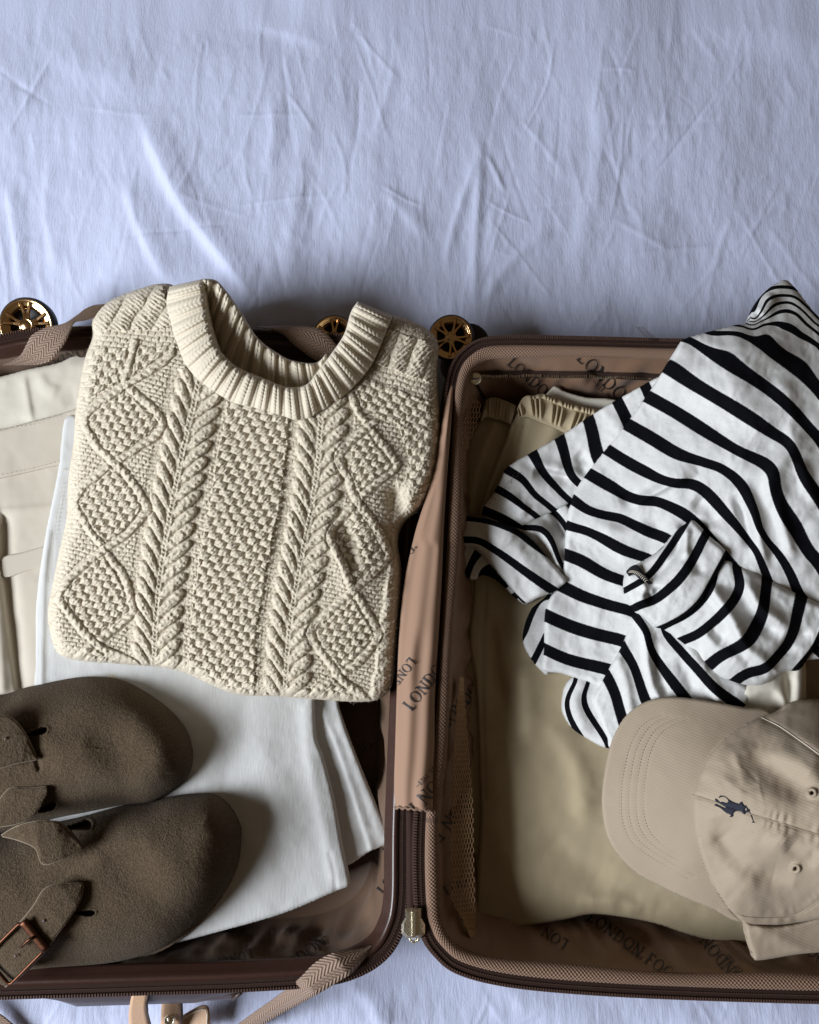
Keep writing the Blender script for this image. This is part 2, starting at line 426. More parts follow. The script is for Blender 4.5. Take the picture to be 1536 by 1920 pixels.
M['leather'] = plain('tan leather', (0.50, 0.32, 0.20), 0.5, bump=0.0004, scale=500)
M['leatheredge'] = plain('dark leather edge', (0.06, 0.03, 0.025), 0.6)
M['ink'] = plain('black lining print', (0.018, 0.014, 0.014), 0.6)
M['thread'] = plain('dark sewing thread', (0.05, 0.03, 0.028), 0.9)
M['khakithread'] = plain('khaki sewing thread', (0.27, 0.22, 0.16), 0.9)
M['palethread'] = plain('pale sewing thread', (0.62, 0.56, 0.46), 0.9)
M['navy'] = fabric('navy embroidery thread', (0.006, 0.008, 0.018), (0.010, 0.013, 0.028), rough=0.6, twill=(0.0008, 1.0), bumpd=0.0004, sheen=0.2)
M['mesh'] = plain('brown nylon mesh', (0.46, 0.29, 0.16), 0.6)
M['black_knit'] = fabric('black overlock tape', (0.012, 0.012, 0.016), rough=0.9, mottle=500)
M['cork'] = plain('cork sole', (0.16, 0.11, 0.075), 0.9, bump=0.0006, scale=600)

def striped():
    t = NT('white jersey with navy stripes'); b = t.b
    geo = t.n('ShaderNodeTexCoord').outputs['Object']
    at = t.n('ShaderNodeAttribute'); at.attribute_name = 'stripe'
    n1 = t.n('ShaderNodeTexNoise', i_Scale=420.0, i_Detail=5.0, i_Roughness=0.7); t.L(geo, n1.inputs['Vector'])
    n2 = t.n('ShaderNodeTexNoise', i_Scale=1600.0, i_Detail=2.0); t.L(geo, n2.inputs['Vector'])
    v = t.math('ADD', at.outputs['Fac'], t.math('MULTIPLY', t.math('SUBTRACT', n2.outputs[0], 0.5), 0.05))
    fr = t.math('ABSOLUTE', t.math('SUBTRACT', t.math('FRACT', t.math('ADD', v, 0.5)), 0.5))
    at2 = t.n('ShaderNodeAttribute'); at2.attribute_name = 'duty'
    ram = t.math('SUBTRACT', at2.outputs['Fac'], fr)
    k = t.math('MULTIPLY', ram, 45.0); k.node.use_clamp = True
    f = t.math('ADD', t.math('MULTIPLY', n1.outputs[0], 0.75), t.math('MULTIPLY', n2.outputs[0], 0.35))
    white = t.mix(f, (0.74, 0.74, 0.725), (0.48, 0.48, 0.475))
    c = t.mix(k, white, (0.0035, 0.0035, 0.005))
    t.L(c, b.inputs['Base Color'])
    bp = t.n('ShaderNodeBump', i_Strength=0.5, i_Distance=0.0005); t.L(t.math('ADD', n1.outputs[0], n2.outputs[0]), bp.inputs['Height']); t.L(bp.outputs[0], b.inputs['Normal'])
    b.inputs['Roughness'].default_value = 0.95; b.inputs['Specular IOR Level'].default_value = 0.06
    return t.m
M['striped'] = striped()

# ------------------------------------------------------------------ the bed sheet
def build_sheet():
    yt, yb = P(0, 700, 0)[1], P(0, 1780, 0)[1]
    ygr = np.r_[np.linspace(-1.3, -0.46, 40)[:-1], np.linspace(-0.46, yb, 110)[:-1], np.linspace(yb, yt, 70)[:-1], np.linspace(yt, 0.80, 380)[:-1], np.linspace(0.80, 1.9, 60)]
    xgr = np.r_[np.linspace(-1.5, -0.60, 40)[:-1], np.linspace(-0.60, 0.60, 740), np.linspace(0.60, 1.5, 40)[1:]]
    nx, ny = len(xgr), len(ygr)
    X, Y = np.meshgrid(xgr, ygr, indexing='ij')
    pp = to_px(np.stack([X, np.maximum(Y, -0.6), 0 * X], -1)); x, y = pp[..., 0], pp[..., 1]
    x = np.clip(x, -600, 2100); y = np.clip(y, -400, 2300)
    z = 0.0060 * fbm(x / 330, y / 330, 3, 2) + 0.0022 * noise(x / 120, y / 150, 77)
    z += 0.0011 * fbm(x / 75 + 0.3 * noise(x / 300, y / 300, 8), y / 420, 11, 2)         # upright creases
    rg = random.Random(12); creases = []
    for k in range(300):                                                                    # thin pressed creases
        cx, cy = rg.uniform(-40, 1580), (rg.uniform(-40, 640) if k % 6 else rg.uniform(1740, 1960))
        ang = math.radians(rg.gauss(88, 16) if rg.random() < 0.72 else rg.uniform(0, 180)); L = rg.uniform(50, 240)
        dx, dy = math.cos(ang) * L / 2, math.sin(ang) * L / 2; bx, by = rg.gauss(0, 7), rg.gauss(0, 5)
        creases.append(([(cx - dx, cy - dy), (cx + bx, cy + by), (cx + dx, cy + dy)], rg.uniform(0.00015, 0.0006) * (1 if rg.random() < 0.8 else -1), rg.uniform(3, 8), rg.uniform(2.5, 6), 1))
    xf, yf, zf_ = x.ravel(), y.ravel(), z.ravel().copy()
    for c_ in creases:
        q = np.array(c_[0]); lo, hi = q.min(0) - 32, q.max(0) + 32
        i = np.nonzero((xf > lo[0]) & (xf < hi[0]) & (yf > lo[1]) & (yf < hi[1]))[0]
        if len(i): zf_[i] += ridge_sum(xf[i], yf[i], [c_])
    z = zf_.reshape(z.shape)
    z += 0.00035 * fbm(x / 16, y / 34, 71, 2)
    R = [([(262, 200), (285, 265), (335, 370), (385, 440), (440, 510), (490, 570)], 0.0105, 52, 18, 1),
         ([(230, 330), (262, 420), (300, 500), (330, 545)], 0.006, 42, 15, 1),
         ([(575, 180), (568, 300), (550, 420), (540, 560)], 0.0035, 26, 20, 1),
         ([(905, 265), (898, 360), (892, 450), (890, 600)], 0.0042, 12, 12, 1),
         ([(905, 265), (880, 340), (850, 430), (835, 520)], 0.0035, 14, 10, 1),
         ([(912, 285), (932, 325), (948, 360)], 0.0026, 7, 7, 1),
         ([(1120, 130), (1128, 260), (1105, 400), (1070, 520)], 0.0035, 38, 20, 1),
         ([(720, 360), (760, 400), (800, 450)], 0.003, 24, 14, 1),
         ([(1380, 400), (1355, 450), (1340, 510)], 0.002, 10, 8, 1),
         ([(1040, 430), (980, 470), (930, 530), (900, 580)], 0.0028, 14, 12, 1),
         ([(510, 190), (515, 260), (500, 330)], 0.0028, 16, 12, 1),
         ([(80, 60), (150, 120), (290, 150)], 0.004, 60, 40, 1),
         ([(440, 20), (540, 60), (620, 90)], 0.0035, 40, 18, 1),
         ([(740, 130), (720, 200), (700, 270)], 0.0022, 14, 10, 1),
         ([(1300, 40), (1420, 60), (1536, 90)], 0.004, 50, 40, 1),
         ([(10, 330), (25, 430), (40, 560)], 0.004, 22, 12, 1),
         ([(95, 280), (85, 400), (110, 520)], 0.003, 22, 14, 1),
         ([(860, 1780), (960, 1860), (1000, 1920)], 0.004, 40, 20, 1),
         ([(640, 1840), (700, 1880), (720, 1940)], 0.005, 30, 18, 1)]
    z += ridge_sum(x, y, [(r_[0], r_[1] * (0.6 if k_ < 2 else 0.55), r_[2] * 0.8, r_[3] * 0.8, 1) for k_, r_ in enumerate(R)])
    # the bed gives under the case
    w0 = P(-160, 620, 0.0); w1 = P(1700, 1870, 0.0)
    dx = np.maximum(np.maximum(w0[0] - X, X - w1[0]), 0); dy = np.maximum(np.maximum(w1[1] + 0.03 - Y, Y - w0[1] + 0.04), 0)
    dd = np.hypot(dx, dy); k = np.clip(dd / 0.055, 0, 1); k = k * k * (3 - 2 * k)
    z = z * (0.15 + 0.85 * k) - 0.016 * (1 - k)
    V = np.stack([X, Y, z], -1).reshape(-1, 3)
    o = mesh('bed_sheet', V, gridfaces(nx, ny), M['sheet'], uv=V[:, :2], kind='structure')
    o['label'] = 'white wrinkled cotton bed sheet under the suitcase'
build_sheet()

# ------------------------------------------------------------------ the suitcase
ZL, ZR = 0.090, 0.115
case = thing('suitcase', 'open dark brown hard-shell suitcase with printed brown lining lying on bed', 'suitcase', tuple(P(775, 1240, 0.0)))
LOOP_R = [(780, 1540), (781, 1700), (793, 1752), (815, 1788), (858, 1822), (950, 1846), (1100, 1861), (1300, 1871), (1536, 1878), (1585, 1876), (1625, 1850), (1648, 1790), (1652, 1680),
          (1652, 850), (1648, 730), (1625, 670), (1580, 645), (1500, 641), (1300, 639), (1100, 634), (960, 632), (905, 637), (872, 655), (850, 682), (838, 725), (832, 800), (822, 1000), (803, 1300)]
LOOP_L = [(766, 1540), (764, 1690), (750, 1752), (722, 1796), (672, 1828), (600, 1846), (450, 1856), (300, 1861), (100, 1867), (-40, 1870), (-85, 1860), (-118, 1825), (-130, 1760),
          (-130, 760), (-118, 690), (-85, 648), (-40, 634), (0, 631), (52, 621), (163, 615), (320, 617), (480, 622), (640, 630), (712, 640), (760, 664), (786, 712), (793, 800), (787, 1000), (775, 1300)]

def loop_world(loop, z, n=420):
    p = resample(cr(loop, True, 10), n, True)
    return P(p[:, 0], p[:, 1], z)[:, :2]
def inset(w, d):
    tg = np.roll(w, -1, 0) - np.roll(w, 1, 0); tg /= np.linalg.norm(tg, axis=1)[:, None]
    nr = np.stack([-tg[:, 1], tg[:, 0]], 1)
    if ((w.mean(0) - w) * nr).sum() < 0: nr = -nr
    d = np.broadcast_to(d, (len(w),))
    return w + nr * d[:, None]
def inset2(w, d):           # shrink towards the middle: never crosses itself in the corners
    lo, hi = w.min(0), w.max(0); c = (lo + hi) / 2; h = (hi - lo) / 2
    d = np.broadcast_to(d, (len(w),))[:, None]
    return c + (w - c) * (1 - d / h)
def blend_inset(w, d, t):   # follows the rim at the top, settles to the safe shape below
    b = min(1.0, (t / 0.25)) ; b = b * b * (3 - 2 * b)
    return inset(w, d) * (1 - b) + inset2(w, d) * b
def loft(name, rings, mat, parent, cap=False, label=None, wob=None, smooth=True, closed_profile=False):
    """rings: list of (xy loop, z)"""
    n = len(rings[0][0]); V = np.concatenate([np.c_[r[0], np.broadcast_to(r[1], (n,))] for r in rings])
    m = len(rings); V = V.reshape(m, n, 3).transpose(1, 0, 2).reshape(-1, 3)
    if wob is not None: V = wob(V, n, m)
    F = [gridfaces(n, m, True, closed_profile)]
    if cap:
        c = V.reshape(n, m, 3)[:, -1].mean(0); V = np.vstack([V, c])
        i = np.arange(n); F.append(np.stack([i * m + m - 1, ((i + 1) % n) * m + m - 1, np.full(n, n * m)], 1))
    ar = np.r_[0, np.cumsum(np.linalg.norm(np.diff(rings[0][0], axis=0), axis=1))]
    dep = np.r_[0, np.cumsum([np.linalg.norm(np.r_[rings[k + 1][0][0] - rings[k][0][0], np.ravel(rings[k + 1][1])[0] - np.ravel(rings[k][1])[0]]) for k in range(m - 1)])]
    uv = np.stack([np.repeat(ar, m), np.tile(dep, n)], 1)
    if cap: uv = np.vstack([uv, [0, 0]])
    return mesh(name, V, F, mat, parent, uv=uv, label=label, smooth=smooth)

wR = loop_world(LOOP_R, ZR); wL = loop_world(LOOP_L, ZL)
def bulge(w, side_y):       # the end with the carry handle swells out
    c = np.clip((w[:, 0] - P(20, 1860, ZL)[0]) / 0.05, 0, 1) * np.clip((P(560, 1860, ZL)[0] - w[:, 0]) / 0.10, 0, 1)
    return np.where(w[:, 1] < side_y, c, 0)
bl = bulge(wL, wL[:, 1].min() + 0.04)
# hard shells
for nm, w, zr, bb in (('shell', wL, ZL, bl), ('shell', wR, ZR, 0 * wR[:, 0])):
    rg = [(inset(w, 0.002), zr - 0.003), (inset(w, -0.002), zr - 0.006), (inset(w, -0.003 - 0.008 * bb), zr - 0.014), (inset(w, -0.004 - 0.0155 * bb), zr - 0.028), (inset(w, -0.004 - 0.0185 * bb), zr - 0.042),
          (inset(w, -0.002 - 0.011 * bb), 0.026), (inset(w, 0.006), 0.010), (inset(w, 0.02), 0.001), (inset(w, 0.045), -0.004)]
    loft(nm, rg, M['shell'], case, cap=True)

# zip tape and teeth round each half
def zip_ring(w, z, nm):
    tape = loft('zipper_tape', [(inset(w, -0.003), z - 0.004), (inset(w, -0.0022), z), (inset(w, 0.0045), z + 0.0012), (inset(w, 0.009), z + 0.0006)], M['ziptape'], case)
    dens = resample(inset(w, 0.0), 820, True); d2 = np.roll(dens, -1, 0) - dens
    Z3 = np.full(len(dens), z + 0.0014)
    b1 = boxes('zipper_teeth', np.c_[dens, Z3], np.c_[d2, 0 * Z3], (0.0016, 0.0036, 0.0024), M['zipteeth'], tape, kind='stuff')
    b2 = boxes('zipper_stitching', np.c_[resample(inset(w, 0.0052), 900, True), np.full(900, z + 0.0017)], np.c_[np.roll(resample(inset(w, 0.0052), 900, True), -1, 0) - resample(inset(w, 0.0052), 900, True), np.zeros(900)], (0.0011, 0.0009, 0.0008), M['zipteeth'], tape, kind='stuff')
zip_ring(wL, ZL, 'l'); zip_ring(wR, ZR, 'r')

# left half: glossy plastic lip, then lining
rim = loft('plastic_rim', [(inset(wL, 0.0085), ZL - 0.002), (inset(wL, 0.0092), ZL + 0.0016), (inset(wL, 0.0115), ZL + 0.0030), (inset(wL, 0.0150), ZL + 0.0022), (inset(wL, 0.0160), ZL - 0.0015), (inset(wL, 0.0215), ZL - 0.0032), (inset(wL, 0.0225), ZL - 0.007)], M['rimplastic'], case)

def lin_wob(seed, amp, i0):
    def f(V, n, m):
        a = V.reshape(n, m, 3).copy(); t = np.linspace(0, 1, n, endpoint=False)[:, None]; k = np.linspace(0, 1, m)[None, :]
        c = a.mean((0, 1))
        ph = 2 * math.pi * t
        u = np.cos(ph) * 9; v = np.sin(ph) * 9
        nz = noise(u * 1.6 + 3 * k, v * 1.6 + k * 2.0, seed) + 0.6 * noise(u * 3.7 - 2 * k, v * 3.7 + k * 3, seed + 5)
        w = np.sin(np.clip(k / 0.9, 0, 1) * math.pi) ** 0.7
        dirc = c[None, None, :2] - a[:, :, :2]; dirc /= np.linalg.norm(dirc, axis=2)[:, :, None] + 1e-9
        a[:, :, :2] += dirc * (amp * nz * w)[:, :, None]
        a[:, :, 2] += 0.5 * amp * nz * w
        return a.reshape(-1, 3)
    return f
def wall(w, d0, d1, z0, z1, m=18, pw=1.6):
    out = []
    for k in range(m):
        t = k / (m - 1); out.append((inset(w, d0 + (d1 - d0) * t ** pw), z0 + (z1 - z0) * (1 - (1 - t) ** 1.25)))
    return out
def wall2(w, d0, d1, z0, z1, m=18, pw=1.6):
    return [(blend_inset(w, d0 + (d1 - d0) * (k / (m - 1)) ** pw, k / (m - 1)), z0 + (z1 - z0) * (1 - (1 - k / (m - 1)) ** 1.25)) for k in range(m)]
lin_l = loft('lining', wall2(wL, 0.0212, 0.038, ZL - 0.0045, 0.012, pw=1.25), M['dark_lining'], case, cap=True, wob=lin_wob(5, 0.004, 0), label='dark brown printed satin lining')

# right half: woven piping, then a slouching lining that leans further in beside the hinge
hingeR = np.exp(-((wR[:, 0] - wR[:, 0].min()) / 0.025) ** 2)
pipe_w = 0.0120 * (1 + 0.12 * np.sin(np.linspace(0, 60, len(wR))))
pip = loft('piping', [(inset(wR, 0.0085), ZR - 0.001), (inset(wR, 0.0095), ZR + 0.0028), (inset(wR, 0.0085 + pipe_w * 0.35), ZR + 0.0046), (inset(wR, 0.0085 + pipe_w * 0.7), ZR + 0.0036), (inset(wR, 0.0085 + pipe_w), ZR - 0.0006), (inset(wR, 0.0085 + pipe_w * 0.9), ZR - 0.005)], M['piping'], case)
rr = []
for k in range(20):
    t = k / 19
    d = 0.0190 + (0.022 * t ** 1.3) + hingeR * 0.034 * t
    rr.append((blend_inset(wR, d, t), (ZR - 0.0025) + (0.012 - ZR + 0.0025) * (1 - (1 - t) ** 1.2)))
lin_r = loft('lining', rr, M['lining'], case, cap=True, wob=lin_wob(19, 0.0036, 0), label='brown printed satin lining')

# fabric flap over the hinge
flapA = [(843, 690), (832, 770), (808, 900), (778, 1000), (757, 1100), (748, 1200), (744, 1300), (741, 1400), (739, 1470), (741, 1514)]
flapB = [(852, 690), (848, 770), (838, 900), (832, 1000), (828, 1100), (822, 1200), (816, 1300), (815, 1400), (812, 1460), (812, 1520)]
def flap_z(t, s, px, py):
    return ZR - 0.004 + 0.010 * np.clip(t / 0.12, 0, 1) + 0.010 * np.clip(t / 0.12, 0.15, 1) * np.sin(np.clip(s, 0, 1) * math.pi) ** 0.38 - 0.006 * (1 - s) + 0.0016 * noise(s * 3 + t * 2, t * 9, 3) * np.sin(s * math.pi) + 0.0012 * np.sin(s * 14 + 4 * t) * (t > 0.4)
flap = strip('hinge_flap', flapA, flapB, flap_z, M['flap'], case, nt=120, ns=28, label='pale brown printed flap over the hinge')
e = np.linspace(0, 1, 22); fe = P(741 + 71 * e, 1514 + 6 * e + 2.0 * np.sin(e * 40), ZR + 0.006 + 0.010 * np.sin(e * math.pi) ** 0.38 - 0.006 * (1 - e))
tube('frayed_hem', fe, 0.0012, M['piping'], flap, ns=6)

# zip slider where the halves meet
sl = P(775, 1733, 0.112)
def slider():
    prof = [(-15, -30), (15, -30), (15, -12), (22, 0), (22, 18), (13, 27), (-13, 27), (-22, 18), (-22, 0), (-15, -12)]
    a = np.array(prof, float); n = len(a)
    top = P(775 + a[:, 0] * 0.8, 1733 + a[:, 1] * 0.78, 0.1215); mid = P(775 + a[:, 0], 1733 + a[:, 1], 0.119); bot = P(775 + a[:, 0], 1733 + a[:, 1], 0.110)
    V = np.r_[top, mid, bot]; i = np.arange(n); j = (i + 1) % n
    F = [np.stack([i, j, j + n, i + n], 1), np.stack([i + n, j + n, j + 2 * n, i + 2 * n], 1), np.arange(n)[None, ::-1]]
    s = mesh('zipper_slider', V, F, M['palegold'], case, smooth=False)
    boxes('slider_bridge', [P(776, 1733, 0.123)], [[0, 1, 0]], (0.026, 0.004, 0.004), M['palegold'], s)
    tube('slider_loop', P([768, 770, 776, 784, 786], [1756, 1764, 1767, 1764, 1756], 0.114), 0.0012, M['palegold'], s, ns=6)
slider()
# zipped pair of coils along the hinge, below the flap
tube('hinge_zip', P(np.linspace(770, 772, 40), np.linspace(1520, 1712, 40), 0.100), 0.0042, M['ziptape'], case, ns=10)
# mesh pocket: a honeycomb net stretched down the hinge side
def hexnet(name, A, B, zA, zB, cell, parent, rad=0.00042):
    A = resample(cr(A, n=8), 200); B = resample(cr(B, n=8), 200)
    arc = np.r_[0, np.cumsum(np.linalg.norm(np.diff((A + B) / 2, axis=0), axis=1))]; L = arc[-1]; Wd = np.linalg.norm(A - B, axis=1).max()
    nr = int(L / (cell * 1.5)); nc = int(Wd / (cell * 0.95))
    def pos(u, v):          # u 0..1 across, v along 0..L
        f = np.clip(v / L, 0, 1) * 199; i = np.minimum(np.floor(f).astype(int), 198); fr = f - i
        a = A[i] * (1 - fr) + A[i + 1] * fr; b = B[i] * (1 - fr) + B[i + 1] * fr
        p = a * (1 - u) + b * u
        return P(p[0], p[1], zA * (1 - u) + zB * u)
    V, F = [], []
    ks = 0.42
    edges = set(); pts = {}
    for r in range(nr):
        for c in range(nc):
            cx = c + 0.5 + (0.5 if r % 2 else 0); cy = r * 1.5 * cell
            hexa = []
            for (dx, dy) in ((0, -1), (.5, -.5), (.5, .5), (0, 1), (-.5, .5), (-.5, -.5)):
                k = (round((cx + dx) * 2), round((cy + dy * cell) / cell * 2)); hexa.append(k)
            for q in range(6): edges.add(tuple(sorted((hexa[q], hexa[(q + 1) % 6]))))
    for (k1, k2) in edges:
        p1, p2 = [pos(np.clip(k[0] / 2 / (nc + 0.5), 0, 1), np.clip(k[1] / 2 * cell, 0, L)) for k in (k1, k2)]
        d = p2 - p1; ln = np.linalg.norm(d)
        if ln < 1e-5: continue
        s = np.cross(d / ln, [0, 0, 1.0]); sl_ = np.linalg.norm(s); s = s / sl_ if sl_ > 1e-6 else np.array([1.0, 0, 0])
        u = np.cross(s, d / ln); n = len(V)
        for p in (p1, p2):
            V += [p + s * rad, p + u * rad * 1.3, p - s * rad, p - u * rad * 1.3]
        F += [(n + a, n + (a + 1) % 4, n + 4 + (a + 1) % 4, n + 4 + a) for a in range(4)]
    return mesh(name, np.array(V), np.array(F), M['mesh'], parent, smooth=True)
hexnet('mesh_pocket', [(862, 1270), (852, 1380), (848, 1500), (846, 1590), (846, 1680), (868, 1725), (884, 1762)], [(868, 1270), (876, 1380), (886, 1500), (888, 1590), (890, 1680), (891, 1725), (892, 1764)], 0.097, 0.088, 6.2, case, 0.0005)
hexnet('mesh_pocket', [(868, 735), (856, 780), (852, 830), (850, 870)], [(880, 735), (902, 765), (880, 830), (866, 880)], 0.096, 0.084, 6.2, case, 0.0005)

# zipped divider pocket at the far end of the right half
CAM = Vector((0, 0, CAMH))
def hit(bvh, px, py, lift=0.0006):
    d = (Vector(P(px, py, 0.0)) - CAM).normalized()
    l, n, i, dist = bvh.ray_cast(CAM, d)
    if l is None: return None
    if n.dot(d) > 0: n = -n
    return np.array(l + n * lift)
bR, bL, bF = bvh_of(lin_r), bvh_of(lin_l), bvh_of(flap)
def surf_strip(name, A, B, bvh, lift, mat, parent, nt=60, ns=5):
    """a ribbon laid on a surface"""
    A = resample(cr(A, n=8), nt); B = resample(cr(B, n=8), nt); V = []
    for i in range(nt):
        for j in range(ns):
            s = j / (ns - 1); q = A[i] * (1 - s) + B[i] * s; h_ = hit(bvh, q[0], q[1], lift + 0.0008 * math.sin(s * math.pi))
            V.append(h_ if h_ is not None else np.array(bvh.find_nearest(Vector(P(q[0], q[1], 0.09)))[0]) + np.array([0, 0, lift]))
    V = np.array(V); o = mesh(name, V, gridfaces(nt, ns), mat, parent, uv=V[:, :2])
    if o.data.polygons[0].normal.z < 0: o.data.flip_normals()
    return o
pz = surf_strip('pocket_zip', [(880, 697), (950, 693), (1100, 694), (1280, 700)], [(880, 709), (950, 705), (1100, 706), (1280, 712)], bR, 0.0022, M['ziptape'], case)
q = np.linspace(0, 1, 120); qp = np.stack([np.interp(q, [0, .175, .55, 1], [884, 950, 1100, 1276]), np.interp(q, [0, .175, .55, 1], [703, 699, 700, 706])], 1)
qh = [h_ for h_ in (hit(bR, a_, b_, 0.0036) for a_, b_ in qp) if h_ is not None]
boxes('zipper_teeth', qh, np.tile([[1, 0, 0]], (len(qh), 1)), (0.0011, 0.0036, 0.0016), M['palegold'], pz, kind='stuff')
bc = hit(bR, 884, 708, 0.004)
if bc is None: bc = P(884, 708, 0.095)
bt = lathe('snap_button', [(0.0001, 0.004), (0.0052, 0.0036), (0.0066, 0.0022), (0.0068, 0.0)], bc, (0, -0.3, 1), M['palegold'], case, n=24)
boxes('button_slot', [bc + np.array([0.0004, -0.0014, 0.0042])], [[1, 0.1, 0]], (0.0075, 0.0018, 0.0008), M['thread'], bt)
tube('elastic_cord', np.array([h_ for h_ in (hit(bR, a_, b_, 0.0018) for a_, b_ in ((889, 716), (897, 729), (906, 745))) if h_ is not None]), 0.0016, M['ziptape'], case, ns=6)
for k in range(5):
    a = random.uniform(-4, 4)
    tube('loose_thread', P(np.array([1230, 1224 + a, 1216 + a * 2, 1210 + a * 2.4]) - 3 * k + 4, np.array([640, 632, 624 + a, 616 + a]), np.array([0.117, 0.12, 0.121, 0.12])), 0.00028, M['thread'], case, ns=4)

# wheels: tyre (> rim, spokes, hub), two of each pair showing at the far end
def wheel(px, py, r, z, ax, rot, twin=None):
    c = P(px, py, z); axv = Vector(ax).normalized(); qm = np.array(axv.to_track_quat('Z', 'Y').to_matrix())
    w = lathe('wheel', [(0.2 * r, -0.30 * r), (0.85 * r, -0.32 * r), (0.97 * r, -0.26 * r), (1.0 * r, -0.05 * r), (0.985 * r, 0.12 * r), (0.94 * r, 0.18 * r), (0.925 * r, 0.185 * r), (0.91 * r, 0.12 * r), (0.90 * r, -0.12 * r), (0.1 * r, -0.12 * r)], c, ax, M['rubber'], case, n=56)
    lathe('rim', [(0.925 * r, 0.15 * r), (0.918 * r, 0.195 * r), (0.89 * r, 0.20 * r), (0.83 * r, 0.17 * r), (0.72 * r, 0.13 * r), (0.60 * r, 0.11 * r), (0.595 * r, 0.0 * r), (0.64 * r, -0.06 * r)], c, ax, M['gold'], w, n=56)
    for k in range(10):
        a = rot + (k // 2) * 2 * math.pi / 5 + (0.17 if k % 2 else -0.17)
        a2 = a + (0.05 if k % 2 else -0.05)
        L = []
        for (rad, hw, zz, aa) in ((0.22, 0.085, 0.17, a), (0.45, 0.062, 0.15, a), (0.80, 0.075, 0.175, a2)):
            e1 = np.array([math.cos(aa), math.sin(aa), 0]); e2 = np.array([-math.sin(aa), math.cos(aa), 0])
            for (s, dz) in ((-1, -0.02), (-0.55, 0.035), (0.55, 0.035), (1, -0.02)):
                L.append((e1 * rad + e2 * s * hw) * r + np.array([0, 0, (zz + dz) * r]))
        L = np.array(L) @ qm.T + c
        mesh('spoke', L, gridfaces(3, 4), M['gold'], w, smooth=False)
    lathe('hub', [(0.0005, 0.19 * r), (0.17 * r, 0.19 * r), (0.19 * r, 0.175 * r), (0.20 * r, 0.20 * r), (0.245 * r, 0.19 * r), (0.27 * r, 0.12 * r)], c, ax, M['gold'], w, n=40)
    return w
wheel(53, 611, 0.0305, 0.062, (0.02, -0.30, 0.95), 1.5)
wheel(627, 633, 0.0245, 0.060, (0.0, -0.25, 0.97), 1.5)
wheel(846, 634, 0.0250, 0.066, (-0.14, -0.24, 0.96), 0.35)
lathe('wheel', [(0.001, -0.008), (0.018, -0.008), (0.0235, -0.006), (0.0245, 0.0), (0.0235, 0.006), (0.018, 0.008), (0.001, 0.008)], P(878, 648, 0.044), (-0.14, -0.24, 0.96), M['rubber'], case, n=40)
for (px, py) in ((60, 640), (640, 650), (868, 668)):
    lathe('wheel_housing', [(0.001, 0.02), (0.016, 0.018), (0.021, 0.008), (0.024, -0.02), (0.024, -0.03)], P(px, py, 0.04), (0, 0, 1), M['shell'], case, n=28)

# webbing straps
strip('strap', [(196, 570), (176, 572), (158, 580), (145, 590), (120, 606), (86, 614), (60, 628), (50, 645), (36, 668), (5, 684)], [(196, 576), (180, 592), (160, 600), (140, 604), (132, 618), (122, 640), (108, 660), (94, 676), (70, 683), (40, 684)],
      lambda t, s, px, py: ZL + 0.014 + 0.010 * np.sin(t * math.pi) + 0.006 * (0.5 - s) * np.cos(t * 5), M['webbing'], case, nt=70, ns=10)
strip('strap', [(480, 612), (515, 611), (560, 611), (600, 616), (625, 640), (650, 672)], [(500, 616), (528, 625), (550, 645), (575, 665), (592, 676), (620, 700)],
      lambda t, s, px, py: ZL + 0.016 - 0.012 * t + 0.004 * np.sin(s * 3), M['webbing'], case, nt=50, ns=10)
strip('strap', [(698, 1772), (680, 1778), (650, 1783), (622, 1788), (590, 1806), (560, 1836), (520, 1868), (480, 1896), (440, 1925)], [(700, 1774), (690, 1790), (664, 1822), (640, 1838), (600, 1862), (560, 1884), (530, 1900), (500, 1918), (470, 1940)],
      lambda t, s, px, py: np.interp(t, [0, .25, .5, .7, 1], [0.088, 0.104, 0.099, 0.055, 0.012]) + 0.004 * np.sin(s * math.pi), M['webbing'], case, nt=80, ns=12)
strip('strap', [(-40, 1880), (0, 1902), (28, 1925), (50, 1950)], [(-60, 1890), (-20, 1915), (8, 1940), (30, 1960)], lambda t, s, px, py: 0.012 + 0 * t, M['webbing'], case, nt=20, ns=8)

# recessed handle plate on the near end
hp = strip('handle_plate', [(165, 1867), (250, 1866), (350, 1866), (452, 1864)], [(172, 1874), (250, 1877), (350, 1878), (440, 1874)], lambda t, s, px, py: 0.076 - 0.008 * s, M['rimplastic'], case, nt=30, ns=6, thick=0.002)
for A_, B_ in (((452, 1862), (436, 1874)), ((162, 1866), (172, 1876))):
    tube('plate_edge', P([A_[0], B_[0]], [A_[1], B_[1]], [0.077, 0.070]), 0.0016, M['shell'], hp, ns=8)

# leather luggage tag hanging from the case
tag = thing('luggage_tag', 'tan leather luggage tag with brass rivet hanging below the suitcase rim', 'luggage tag', tuple(P(330, 1900, 0.0)))
lp = strip('loop', [(248, 1862), (244, 1880), (241, 1905), (243, 1940)], [(277, 1861), (274, 1882), (275, 1900), (285, 1940)], lambda t, s, px, py: np.interp(t, [0, .3, .7, 1], [0.086, 0.079, 0.06, 0.05]), M['leather'], tag, nt=30, ns=6, thick=0.0025)
tube('loop_edge', P([278, 275, 276, 286], [1862, 1882, 1900, 1940], np.array([0.086, 0.079, 0.06, 0.05]) - 0.001), 0.0013, M['leatheredge'], lp, ns=6)
tb = strip('tab', [(303, 1880), (302, 1900), (301, 1945)], [(338, 1880), (339, 1900), (337, 1945)], lambda t, s, px, py: 0.040 - 0.02 * t, M['leather'], tag, nt=20, ns=6, thick=0.003)
tube('tab_edge', P([340, 341, 339], [1880, 1900, 1945], [0.039, 0.032, 0.019]), 0.0013, M['leatheredge'], tb, ns=6)
